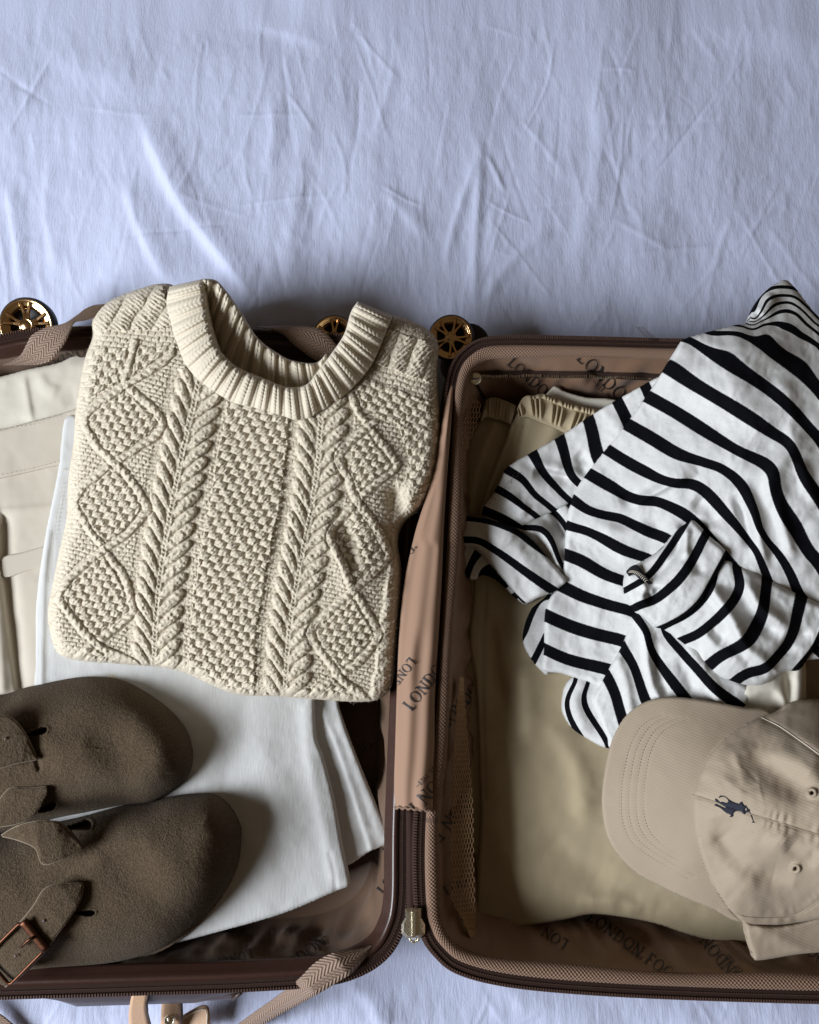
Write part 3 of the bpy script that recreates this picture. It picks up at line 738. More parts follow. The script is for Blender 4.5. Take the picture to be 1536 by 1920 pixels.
lathe('rivet', [(0.0001, 0.0022), (0.003, 0.0018), (0.0036, 0.001), (0.0042, 0.0026), (0.0050, 0.002), (0.0054, 0)], P(319, 1912, 0.0345), (0, 0, 1), M['palegold'], tag, n=24)
tl = strip('tag_leaf', [(342, 1905), (365, 1892), (378, 1887), (388, 1888), (392, 1900), (394, 1945)], [(342, 1935), (350, 1940), (358, 1945), (366, 1945), (374, 1945), (384, 1945)], lambda t, s, px, py: 0.018 + 0.004 * t, M['leather'], tag, nt=30, ns=10, thick=0.003)
tube('stitching', P([345, 366, 380, 386, 388, 389], [1910, 1897, 1892, 1894, 1902, 1945], 0.0215), 0.0005, M['palethread'], tl, ns=5)

# ------------------------------------------------------------------ lettering on the lining
def stroke(p, q, w0, w1=None):
    p, q = np.array(p, float), np.array(q, float); d = q - p; d /= np.linalg.norm(d); n = np.array([-d[1], d[0]]); w1 = w1 or w0
    return [p + n * w0 / 2, p - n * w0 / 2, q - n * w1 / 2, q + n * w1 / 2]
def arc_band(cx, cy, rx, ry, a0, a1, thick, thin, n=18):
    out = []; th = np.radians(np.linspace(a0, a1, n))
    for i in range(n - 1):
        quad = []
        for a, inner in ((th[i], 0), (th[i + 1], 0), (th[i + 1], 1), (th[i], 1)):
            w = thin + (thick - thin) * abs(math.cos(a)) ** 1.5
            quad.append(np.array([cx + (rx - inner * w) * math.cos(a), cy + (ry - inner * w) * math.sin(a)]))
        out.append(quad)
    return out
TK, TN, SF = 0.15, 0.08, 0.075
def serif(x, y, w=0.26): return stroke((x - w / 2, y), (x + w / 2, y), SF)
def glyph(ch):
    g = []; w = 0.7
    if ch == 'L': g = [stroke((.16, 0), (.16, 1), TK), serif(.16, .975), stroke((.02, .025), (.56, .025), TN), stroke((.56, 0), (.60, .22), .05)]; w = .66
    elif ch == 'O': g = arc_band(.45, .5, .43, .52, 0, 360, .14, .05, 26); w = .92
    elif ch == 'N': g = [stroke((.14, 0), (.14, 1), TN), stroke((.12, .99), (.72, .02), TK), stroke((.74, 0), (.74, 1), TN), serif(.14, .02), serif(.08, .975, .22), serif(.74, .975)]; w = .9
    elif ch == 'D': g = [stroke((.16, 0), (.16, 1), TK), stroke((.02, .025), (.4, .025), TN), stroke((.02, .975), (.4, .975), TN)] + arc_band(.38, .5, .42, .50, -90, 90, .14, .05, 16); w = .86
    elif ch == 'F': g = [stroke((.16, 0), (.16, 1), TK), serif(.16, .025), stroke((.02, .975), (.56, .975), TN), stroke((.16, .52), (.45, .52), TN), stroke((.56, 1), (.58, .8), .05)]; w = .64
    elif ch == 'G': g = arc_band(.45, .5, .43, .52, 50, 330, .14, .05, 22) + [stroke((.76, .06), (.76, .42), .12), serif(.76, .42, .24)]; w = .92
    elif ch == 'E': g = [stroke((.14, 0), (.14, 1), .16)] + [stroke((.1, k), (.52, k), .12) for k in (.06, .5, .94)]; w = .62
    elif ch == 'S': g = arc_band(.3, .74, .24, .26, 20, 260, .14, .12, 12) + arc_band(.3, .27, .24, .27, -160, 90, .14, .12, 12); w = .62
    elif ch == 'T': g = [stroke((.3, 0), (.3, 1), .16), stroke((0, .94), (.6, .94), .12)]; w = .64
    elif ch == '.': g = [stroke((.1, 0), (.1, .16), .16)]; w = .25
    elif ch == '1': g = [stroke((.2, 0), (.2, 1), .16), stroke((.05, .8), (.2, .95), .1)]; w = .42
    elif ch == '9': g = arc_band(.3, .68, .26, .32, 0, 360, .14, .12, 16) + [stroke((.5, .68), (.25, 0), .14)]; w = .62
    elif ch == '2': g = arc_band(.3, .7, .26, .3, -20, 170, .14, .12, 10) + [stroke((.52, .6), (.08, .06), .14), stroke((.05, .06), (.56, .06), .12)]; w = .62
    elif ch == '3': g = arc_band(.28, .74, .24, .26, -90, 150, .14, .12, 10) + arc_band(.28, .26, .26, .28, -150, 90, .14, .12, 10); w = .62
    elif ch == '-': g = [stroke((.0, .5), (.8, .5), .09)]; w = 1.0
    elif ch == '®': g = arc_band(.12, .12, .12, .12, 0, 360, .05, .05, 10) + [stroke((.08, .12), (.16, .12), .1)]; w = .3
    elif ch == ' ': w = .42
    return g, w
def cut(q):                 # short pieces so that the print lies on the folds
    q = [np.asarray(k) for k in q]; n = max(1, int(np.ceil(np.linalg.norm((q[2] + q[3]) / 2 - (q[0] + q[1]) / 2) / 0.14)))
    r = []
    for k in range(n):
        a, b = k / n, (k + 1) / n
        r.append([q[0] * (1 - a) + q[3] * a, q[1] * (1 - a) + q[2] * a, q[1] * (1 - b) + q[2] * b, q[0] * (1 - b) + q[3] * b])
    return r
def lettering(parent, bvh, text, px, py, h, ang, track=0.07, squash=1.0, name='lettering', lift=0.0009):
    a = math.radians(ang); ex = np.array([math.cos(a), -math.sin(a)]); ey = np.array([-math.sin(a), -math.cos(a)])
    V, F, x = [], [], 0.0
    for ch in text:
        g, w = glyph(ch)
        for quad in [c_ for q_ in g for c_ in cut(q_)]:
            pts = [hit(bvh, *(np.array([px, py]) + ex * (x + p[0]) * h * squash + ey * p[1] * h), lift=lift) for p in quad]
            if any(p is None for p in pts): continue
            if max(np.linalg.norm(pts[i] - pts[i - 1]) for i in range(4)) > h * 0.0009: continue
            n = len(V); V += pts; F.append((n, n + 1, n + 2, n + 3))
        x += w + track
    if not F: return
    return mesh(name, np.array(V), np.array(F), M['ink'], parent, smooth=False)

for (par, bv, txt, px, py, h, ang) in (
    (flap, bF, 'LONDON FOG', 772, 1334, 22, 52), (flap, bF, 'LONDON FOG', 768, 1232, 17, 232), (flap, bF, 'LONDON F', 868, 1396, 24, 228), (flap, bF, '-EST. 1923-', 822, 1424, 9, 228),
    (flap, bF, 'FOG®', 752, 1066, 17, 52),
    (lin_r, bR, 'LONDON', 838, 1368, 22, 50), (lin_r, bR, 'LONDON FO', 905, 1440, 24, 232), (lin_r, bR, '-EST. 1923', 872, 1488, 9, 232),
    (lin_r, bR, 'LONDON', 950, 682, 20, -42), (lin_r, bR, 'LON', 1068, 1765, 20, 148), (lin_r, bR, 'LONDON FOG®', 1100, 1726, 22, -36), (lin_r, bR, '-EST. 1923', 1160, 1772, 8, -36),
    (lin_r, bR, 'LONDON FOG®', 1405, 1845, 22, 130), (lin_r, bR, 'EST. 1923', 1395, 1822, 8, 130), (lin_r, bR, 'FOG', 1498, 1778, 22, -40), (lin_r, bR, 'FOG', 838, 1680, 18, 30),
    (lin_l, bL, 'FOG®', 662, 1432, 20, 40), (lin_l, bL, 'LONDON', 722, 1680, 20, 52), (lin_l, bL, 'ONDON', 532, 1835, 22, 38), (lin_l, bL, 'LONDON', 470, 1780, 17, 200), (lin_l, bL, 'EST. 1923', 420, 1792, 7, 200),
    (lin_l, bL, 'LONDON FOG', 168, 640, 20, 205), (lin_l, bL, 'LON', 735, 1600, 18, 75), (lin_l, bL, 'OG', 590, 1690, 18, 40),
    (lin_r, bR, 'LONDON FOG', 1080, 672, 25, -45), (lin_r, bR, '-EST. 1923', 1108, 716, 9, -45)):
    lettering(par, bv, txt, px, py, h, ang)

# ------------------------------------------------------------------ left half: trousers, jeans, sweater, clogs
def bend(pts, v): return [(a, b, v) for a, b in pts]

# cream trousers
ct = thing('cream_trousers', 'cream trousers folded beside the white jeans, waistband and pocket showing', 'trousers', tuple(P(60, 1000, 0.012)))
patch('waist_lining', [(-90, 700), (-20, 706), (5, 705), (50, 693), (110, 680), (160, 660), (190, 700), (180, 780), (140, 800), (60, 815), (-90, 830)], cloth_z(0.071, 10, 0.004, [([(45, 700), (52, 745), (62, 800)], 0.0014, 5, 10, 1), ([(72, 700), (88, 722), (112, 735)], 0.0015, 8, 14, 1), ([(20, 780), (70, 776), (140, 750)], 0.002, 16, 10, 1)], 0.0006, 45, 3), M['ivory'], ct, skirt=0.012, label='ivory inside of the waistband')
patch('waistband', [(-100, 826), (0, 806), (60, 790), (110, 777), (150, 764), (200, 760), (200, 850), (110, 872), (0, 897), (-100, 918)], cloth_z([(-100, 850, 0.079), (150, 800, 0.081), (60, 870, 0.080), (-100, 900, 0.079)], 5, 0.002, None, 0.0006, 60, 5), M['cream'], ct, skirt=0.005)
lg = patch('front', [(-100, 908), (0, 893), (110, 868), (220, 850), (220, 1320), (120, 1340), (36, 1345), (-110, 1345)], cloth_z(0.0765, 6, 0.002, [([(-30, 960), (100, 950), (140, 948)], 0.0012, 6, 12), ([(2, 985), (4, 1050), (14, 1120), (36, 1290)], -0.006, 18, 6), ([(-10, 985), (-8, 1050), (-6, 1120), (4, 1290)], 0.005, 14, 14)], 0.0006, 50, 8), M['cream'], ct, skirt=0.02)
patch('pocket_welt', [(4, 1047), (45, 1035), (90, 1022), (120, 1020), (118, 1055), (60, 1068), (6, 1082)], cloth_z(0.0774, 4, 0.0010), M['cream'], ct, skirt=0.003)
def stitch_line(pts, z, mat, parent, dash=5.0, gap=3.0, w=0.0005, h=0.0005):
    p = cr(pts, n=8) if len(pts) > 2 else np.asarray(pts, float)
    L = np.linalg.norm(np.diff(p, axis=0), axis=1).sum(); n = max(int(L / (dash + gap)), 2)
    q = resample(p, n * 2); zz = z(q[:, 0], q[:, 1]) if callable(z) else np.full(len(q), z)
    W = P(q[:, 0], q[:, 1], zz); a, b = W[0::2], W[1::2]; m = min(len(a), len(b))
    ln = np.linalg.norm(b[:m] - a[:m], axis=1).mean()
    return boxes('stitching', (a[:m] + b[:m]) / 2, b[:m] - a[:m], (ln * dash / (dash + gap) * 1.6, w, h), mat, parent, kind='stuff')
stitch_line([(0, 801), (60, 786 + 10), (110, 783), (140, 774)], 0.0808, M['palethread'], ct)
stitch_line([(0, 890), (60, 878), (110, 864)], 0.0812, M['palethread'], ct)

# white jeans: a lower leg fanning out and the folded leg on top
wj = thing('white_jeans', 'folded white denim jeans under the cable knit sweater and clogs', 'jeans', tuple(P(420, 1500, 0.012)))
patch('leg', [(560, 1250), (625, 1290), (637, 1330), (662, 1400), (694, 1480), (724, 1552), (729, 1566), (727, 1581), (712, 1589), (693, 1597), (654, 1622), (600, 1640), (520, 1600)],
      cloth_z([(560, 1250, 0.060), (640, 1330, 0.062), (725, 1560, 0.050), (600, 1630, 0.056)], 6, 0.003, [([(606, 1340), (632, 1400), (660, 1482), (682, 1550), (696, 1596)], 0.0022, 12, 4), ([(640, 1360), (672, 1450), (712, 1560)], 0.001, 8, 8)], 0.0008, 40, 4), M['denim'], wj, skirt=0.012)
J = patch('leg', [(118, 800), (128, 780), (160, 790), (300, 900), (480, 1000), (588, 1200), (590, 1310), (593, 1380), (606, 1418), (626, 1495), (642, 1585), (655, 1648), (653, 1662), (630, 1671), (530, 1713), (400, 1750), (303, 1776), (180, 1812), (60, 1830), (20, 1700), (40, 1400), (62, 1281), (68, 1130), (85, 1007), (106, 900), (112, 860)],
      cloth_z([(110, 900, 0.083), (70, 1200, 0.079), (300, 1100, 0.078), (590, 1310, 0.071), (640, 1640, 0.064), (300, 1770, 0.062), (60, 1700, 0.064), (400, 1500, 0.072)], 7, 0.004,
              [([(92, 1000), (82, 1100), (78, 1290)], 0.0016, 5, 5), ([(575, 1330), (578, 1400), (590, 1470), (628, 1640)], 0.002, 16, 12), ([(618, 1600), (628, 1640), (630, 1668)], -0.0012, 4, 4), ([(480, 1320), (500, 1420), (540, 1560)], 0.0018, 36, 30), ([(470, 1300), (440, 1400), (420, 1460)], -0.0016, 28, 20)], 0.0007, 55, 6), M['denim'], wj, step=3.5, skirt=0.022)
stitch_line([(118, 905), (100, 1010), (90, 1130), (84, 1280)], 0.0845, M['palethread'], J, w=0.0004)
stitch_line([(112, 880), (134, 884)], 0.0860, M['palethread'], J)

# ---- the sweater
sw = thing('cable_knit_sweater', 'cream cable knit crew neck sweater folded on the white jeans', 'sweater', tuple(P(450, 960, 0.078)))
Lx = lambda y: np.interp(y, [560, 700, 740, 830, 930, 1020, 1100, 1200, 1260, 1330], [392, 378, 368, 347, 326, 310, 298, 290, 290, 296])
Rx = lambda y: np.interp(y, [560, 740, 790, 850, 950, 1050, 1120, 1200, 1290, 1340], [604, 602, 602, 599, 586, 566, 552, 541, 535, 533])
LBRAID = [[(252, 640), (240, 690), (232, 712), (262, 745), (300, 782), (302, 806), (268, 835), (212, 868), (188, 885), (150, 920), (141, 946), (160, 985), (196, 1030), (232, 1085), (249, 1135), (247, 1150), (215, 1180), (178, 1206), (148, 1236)],
          [(322, 660), (290, 690), (245, 718), (200, 745), (162, 775), (160, 800), (185, 840), (212, 868), (240, 895), (270, 940), (272, 962), (240, 1000), (196, 1030), (150, 1065), (116, 1105), (112, 1125), (140, 1165), (178, 1206), (215, 1228), (258, 1246)]]
RBRAID = [[(648, 720), (672, 770), (700, 810), (738, 860), (740, 878), (705, 908), (668, 940), (640, 972), (620, 1002), (622, 1022), (645, 1065), (662, 1106), (684, 1140), (706, 1180), (704, 1205), (672, 1240), (636, 1268), (600, 1292), (575, 1312)],
          [(702, 790), (672, 815), (640, 845), (636, 862), (652, 900), (668, 940), (695, 975), (726, 1030), (728, 1046), (700, 1075), (664, 1106), (625, 1140), (584, 1180), (584, 1196), (610, 1235), (636, 1268), (662, 1290), (690, 1314)]]
LDIA = [[(236, 718), (302, 790), (212, 868), (160, 788)], [(212, 872), (272, 950), (196, 1030), (141, 946)], [(196, 1034), (249, 1142), (178, 1206), (112, 1116)], [(178, 1210), (262, 1250), (140, 1244)]]
RDIA = [[(690, 800), (740, 868), (668, 940), (636, 852)], [(668, 944), (728, 1040), (664, 1106), (620, 1010)], [(660, 1108), (706, 1192), (636, 1268), (582, 1188)], [(636, 1272), (690, 1318), (575, 1316)]]
BR = [cr(b, n=5) for b in LBRAID + RBRAID]
SHL = [(312, 560), (330, 640), (325, 668), (240, 706), (158, 748), (130, 760), (140, 540), (300, 520)]      # shoulder yokes
SHR = [(735, 585), (700, 690), (660, 745), (700, 775), (760, 800), (840, 810), (850, 560)]
def purl(x, y, cw, rh, sl):
    v = (y - sl * x) / rh; r = np.floor(v); b = v - r - 0.5
    u = x / cw + 0.5 * (r % 2) + 0.12 * noise(x / 30, y / 30, 5); a = u - np.floor(u) - 0.5
    a2 = a + b * 0.25
    return np.sqrt(np.maximum(1 - (2.05 * b) ** 2, 0)) * np.clip(1.15 - (2 * np.abs(a2)) ** 4, 0, 1)
def moss(x, y, cw, rh, sl, sh):
    xx = x - sh * y; v = (y - sl * x) / rh; r = np.floor(v); b = v - r - 0.5
    u = xx / cw + 0.5 * (r % 2) + 0.08 * noise(x / 25, y / 25, 6); a = u - np.floor(u) - 0.5
    d2 = (a / 0.47) ** 2 + (b / 0.62) ** 2
    lump = np.sqrt(np.maximum(1 - d2, 0))
    # two strands in every bump
    st = np.abs(np.sin((a * 1.5 + b * 0.55) * math.pi * 2)) ** 0.6                      # two strands in every bump
    return lump * (0.62 + 0.38 * st) + 0.10 * purl(x, y, cw / 2, rh / 2, sl)
def wheat(u, v, hw, per, k, k2=None):
    """two rows of leaf-like crossings meeting in a V along a spine"""
    k = np.where(u > 0, k2 if k2 is not None else k, k)
    au = np.abs(u) / hw; ph = (v + k * np.abs(u)) / per + np.where(u > 0, 0.0, 0.45); f = ph - np.floor(ph)
    lobe = np.clip(np.sin(np.pi * f ** 0.85), 0, 1) ** 0.45
    out = np.clip((1.0 + 0.10 * (lobe - 0.7) - au) / 0.16, 0, 1)
    inn = np.clip((au - 0.10) / 0.10, 0, 1)
    body = (0.46 + 0.54 * lobe) * out ** 0.6 * (0.86 + 0.14 * inn) * (0.66 + 0.46 * au)
    body = np.where(au < 0.14, 0.62 + 0.12 * np.cos(2 * math.pi * v / 8.0) * np.cos(np.pi * u / 6), body)
    kk = np.sqrt(1 + k * k); al = (np.abs(u) - k * v) / kk                                       # strands and small stitches along every crossing
    vv = al / 9.0 + 0.5 * np.floor(f * 3) + 0.3 * np.floor(ph); vf = vv - np.floor(vv) - 0.5
    st = 0.075 * np.cos(2 * math.pi * f * 3) + 0.06 * (np.sqrt(np.maximum(1 - (2 * vf) ** 2, 0)) - 0.6)
    out = np.clip(out, 0, 1); body = np.clip((0.34 + 0.66 * lobe) * out ** 0.6 * (0.88 + 0.12 * inn) * (0.70 + 0.40 * au), 0, 1.2)
    body = np.where(au < 0.13, 0.66 + 0.10 * np.cos(2 * math.pi * v / 8.0) * np.cos(np.pi * u / 6), body)
    return body + st * (out > 0.2), out
def ears(u, v, hw, per):
    """wheat-ear cable: plump overlapping leaves leaning into a narrow spine"""
    best = np.full(u.shape, -1.0); au = np.abs(u)
    for side, dx, dy, wd, off in ((-1, 29.0, 46.0, 8.4, 0.0), (1, 36.0, 43.0, 10.0, 0.45)):
        m0 = (u * side) >= 0; L = math.hypot(dx, dy); ax, ay = -dx / L, dy / L; hl = L * 0.64; cu = 0.50 * hw
        n0 = np.floor(v / per - off)
        for dn in (-1, 0, 1, 2):
            vn = (n0 + dn + off) * per
            a = (au - cu) * ax + (v - vn) * ay; b = (au - cu) * -ay + (v - vn) * ax
            w = wd * (1 - 0.25 * np.clip(a / hl, -1, 1))                       # blunt outer tip, tucked inner tip
            q = np.abs(a / hl) ** 2.6 + (b / w) ** 2
            h = np.sqrt(np.maximum(1 - q, 0))
            tick = 0.040 * np.cos(2 * math.pi * (a / 9.0 + np.abs(b) / w * 0.55)) - 0.07 * np.exp(-(b / 1.6) ** 2)
            val = np.where(q < 1, 0.16 + 0.78 * h - 0.16 * np.clip(a / hl, -1, 1) + tick * h, -1)
            best = np.where(m0, np.maximum(best, val), best)
    best = np.where(au < 0.75 * hw, np.maximum(best, 0.14 + 0.34 * np.clip(1 - au / (0.45 * hw), 0, 1)), best)
    sp = 0.58 + 0.08 * np.cos(2 * math.pi * (v / 8.5 + au / 7.0)) - 0.10 * np.exp(-(u / 1.5) ** 2)
    best = np.where(au < 0.12 * hw, np.maximum(sp, best * 0.8), best)
    return best
def knit_height(x, y):
    x0, y0 = x, y
    x = x0 + 2.2 * noise(x0 / 26, y0 / 22, 61) + 0.8 * noise(x0 / 8, y0 / 8, 63); y = y0 + 2.2 * noise(x0 / 24, y0 / 26, 62) + 0.8 * noise(x0 / 8, y0 / 8, 64)
    xl, xr = Lx(y), Rx(y); c = (xl + xr) / 2
    sl = 0.16 + 0 * x
    h = 0.0021 * purl(x, y, 12.5, 8.2, 0.22)                                   # reverse stocking stitch everywhere first
    # middle moss panel
    s = (x - xl) / (xr - xl); mid = (s > 0.26) & (s < 0.755) & (y > 700)
    h = np.where(mid, 0.0008 + 0.0046 * moss(x - xl, y, 25, 13.5, 0.14, -0.06), h)
    for dm in LDIA + RDIA:
        m = inside(x, y, np.array(dm, float)); h = np.where(m, 0.0006 + 0.0042 * moss(x, y, 23, 13, 0.12, -0.18), h)
    # right flank: moss
    fl = np.interp(y, [600, 780, 860, 950, 1000, 1060, 1340], [700, 742, 768, 752, 760, 780, 800]); m = (x > fl) & (y > 690) & (y < 985)
    h = np.where(m, 0.0008 + 0.0036 * moss(x, y, 24, 14, -0.25, 0.12), h)
    # right flank: half cables down the side
    cx = np.interp(y, [930, 1000, 1060, 1150, 1240, 1340], [752, 744, 738, 734, 722, 708]); m = (np.abs(x - cx) < 26) & (y > 900) & (x > np.interp(y, [900, 1040, 1200, 1320], [742, 728, 706, 692]))
    wv, wo = wheat(x - cx - 12, y, 34, 40, -1.2); sm = np.clip((x - np.interp(y, [900, 1040, 1200, 1320], [742, 728, 706, 692])) / 7, 0, 1); h = np.where(m, h * (1 - sm) + sm * (0.0008 + 0.0046 * wv * np.clip((30 - np.abs(x - cx)) / 6, 0, 1)), h)
    # left flank: garter edge
    # shoulders
    m = inside(x, y, np.array(SHL, float))
    a = (x * 0.80 + y * 0.60); b = (-x * 0.60 + y * 0.80)
    f = (x + 0.60 * (y - 600)) / 42; f = f - np.floor(f); big = np.sin(np.pi * f) ** 0.6
    top = m & (y < 618 - 0.05 * (x - 250)); h = np.where(top, 0.0010 + 0.0052 * big * (0.86 + 0.14 * np.cos(2 * math.pi * (y - 0.8 * x) / 9)), h)
    mid2 = m & ~top & (y < 652 - 0.05 * (x - 250)); h = np.where(mid2, 0.0018 * purl(x, y, 13, 10, 0.1), h)
    low = m & ~top & ~mid2; h = np.where(low, 0.0008 + 0.0036 * moss(x, y, 25, 14, -0.18, 0.1), h)
    m = inside(x, y, np.array(SHR, float))
    f = (x * 0.95 + 0.35 * (y - 600)) / 36; f = f - np.floor(f); big = np.sin(np.pi * f) ** 0.6
    t = (y - 600) - 0.36 * (x - 735)
    h = np.where(m & (t < 18), 0.0018 * purl(x, y, 12, 10, 0.35), h)
    h = np.where(m & (t >= 18) & (t < 92), 0.0010 + 0.0055 * big * (0.84 + 0.16 * np.cos(2 * math.pi * (y + 0.9 * x) / 9)), h)
    h = np.where(m & (t >= 92) & (t < 128), 0.0019 * purl(x, y, 12, 10, 0.3), h)
    h = np.where(m & (t >= 128), 0.0008 + 0.0034 * moss(x, y, 24, 14, 0.3, 0.1), h)
    # the two wheat-ear cables
    for k, (cxx, hw0, hw1) in enumerate(((xl, 48, 42), (xr, 50, 40))):
        xs_, ys_ = 0.35 * x + 0.65 * x0, 0.35 * y + 0.65 * y0; hw = np.interp(y, [750, 1250], [hw0, hw1]); u = xs_ - cxx; m = (np.abs(u) < hw * 1.25) & (y > (690 if k == 0 else 745))
        wv = ears(u, ys_ - 0.1 * u, hw, 31.0)
        h = np.where(m, np.where(wv > 0, 0.0004 + 0.0068 * np.maximum(wv, 0), h * 0.5), h)
    # travelling braids
    for b in BR:
        d, _, _, ar, sd = seg_dist(x, y, b, want='all')
        tw = np.cos(2 * math.pi * (ar / 13.0 + np.where(sd > 0, 0.22, -0.22) * np.clip(np.abs(sd) / 6, 0, 1)))
        prof = np.sqrt(np.maximum(1 - (d / 6.8) ** 2, 0))
        h = np.where(d < 6.8, np.maximum(h, 0.0010 + (0.0036 + 0.0007 * tw) * prof), h)
        h = np.where((d >= 6.8) & (d < 10.5), h * 0.55, h)
    # yarn plies
    return h * (0.92 + 0.16 * noise(x0 / 6, y0 / 6, 66)) + 0.00030 * np.sin((x * 0.8 + y * 1.3) * 1.05 + 3 * noise(x / 9, y / 9, 3)) + 0.00040 * noise(x0 / 2.4, y0 / 2.4, 67)
SWB = [(172, 606), (178, 590), (196, 570), (222, 556), (262, 541), (300, 532), (330, 540), (360, 600), (380, 660), (420, 700), (500, 730), (570, 740), (620, 715), (660, 660), (690, 610), (715, 592), (736, 591), (772, 601), (808, 622), (822, 648), (820, 700), (825, 780), (823, 850), (812, 910), (790, 950), (758, 980), (746, 1015), (753, 1070), (749, 1150), (743, 1230), (736, 1282), (716, 1308), (680, 1316), (600, 1312), (520, 1306), (450, 1303), (400, 1286), (350, 1263), (300, 1251), (262, 1248), (200, 1243), (150, 1239), (110, 1226), (95, 1190), (90, 1150), (98, 1100), (112, 1030), (125, 970), (128, 900), (138, 830), (142, 770), (150, 720), (160, 670), (173, 632)]
sw_base = tps([(180, 600), (300, 560), (140, 780), (120, 1000), (100, 1180), (250, 1230), (450, 1290), (680, 1300), (740, 1150), (745, 1000), (810, 880), (815, 680), (740, 620), (440, 800), (420, 1050), (600, 1000), (600, 1200), (300, 1050), (250, 800), (520, 780), (680, 780), (700, 900), (690, 1080)],
              [0.118, 0.128, 0.119, 0.116, 0.112, 0.112, 0.115, 0.117, 0.120, 0.119, 0.126, 0.130, 0.133, 0.135, 0.131, 0.133, 0.126, 0.128, 0.132, 0.138, 0.140, 0.139, 0.131])
SWR = [([(735, 905), (750, 960), (742, 1010)], -0.010, 16, 20, 1), ([(800, 860), (770, 930), (752, 985)], 0.004, 18, 18), ([(640, 960), (655, 1020), (668, 1080)], -0.006, 14, 22, 1), ([(610, 985), (640, 1060), (660, 1120)], 0.004, 14, 14, 1)]
def sw_z(x, y, d):
    k = knit_height(x, y)
    return sw_base(x, y) + ridge_sum(x, y, SWR) + 0.0016 * fbm(x / 110, y / 110, 14, 2) + edge_round(d, 26, 0.026) + k * np.clip(0.75 + d / 12, 0, 1)
def sw_split(x, y):
    r = np.zeros(x.shape, int)
    s = (x - Lx(y)) / (Rx(y) - Lx(y)); r[(s > 0.26) & (s < 0.755) & (y > 700) & (y < 1290)] = 1
    r[(np.abs(x - Lx(y)) < np.interp(y, [750, 1250], [48, 42])) & (y > 700) & (y < 1248)] = 2
    r[(np.abs(x - Rx(y)) < np.interp(y, [750, 1250], [50, 40])) & (y > 760) & (y < 1300)] = 3
    for q, dm in enumerate(LDIA[:3] + RDIA[:3]): r[inside(x, y, np.array(dm, float))] = 4 + q
    return r
sw_split.names = {1: 'moss_panel', 2: 'cable_panel', 3: 'cable_panel', 4: 'diamond_motif', 5: 'diamond_motif', 6: 'diamond_motif', 7: 'diamond_motif', 8: 'diamond_motif', 9: 'diamond_motif'}; sw_split.sub = False
patch('body', SWB, sw_z, M['knit'], sw, step=1.35, skirt=0.022, tuck=8, split=sw_split)

# loose fibres standing off the yarn
def fuzz(n=45000):
    rg = np.random.default_rng(3); pl = cr(SWB, True, 7)
    x = rg.uniform(80, 835, n * 2); y = rg.uniform(525, 1325, n * 2); m = inside(x, y, pl); x, y = x[m], y[m]
    d, _, _ = seg_dist(x, y, pl, True); b = P(x, y, sw_z(x, y, d) - 0.0004); k = len(x)
    a = rg.uniform(0, 2 * math.pi, k); L = rg.uniform(0.0012, 0.0034, k); bend_ = rg.uniform(-1.2, 1.2, k)
    up = np.array([0, 0, 1.0]); d1 = np.stack([np.cos(a), np.sin(a), 0 * a], 1); d2 = np.stack([np.cos(a + bend_), np.sin(a + bend_), 0 * a], 1)
    p1 = b + d1 * (L * 0.5)[:, None] + up * (L * 0.42)[:, None]; p2 = p1 + d2 * (L * 0.5)[:, None] + up * (L * 0.12)[:, None]
    sd = np.stack([-np.sin(a), np.cos(a), 0 * a], 1) * 0.00010
    V = np.stack([b - sd, b + sd, p1 - sd * 0.8, p1 + sd * 0.8, p2 - sd * 0.3, p2 + sd * 0.3], 1).reshape(-1, 3)
    i = np.arange(k) * 6; F = np.concatenate([np.stack([i, i + 1, i + 3, i + 2], 1), np.stack([i + 2, i + 3, i + 5, i + 4], 1)])
    mesh('fuzz', V, F, M['knit'], sw, uv=V[:, :2], kind='stuff')
fuzz()

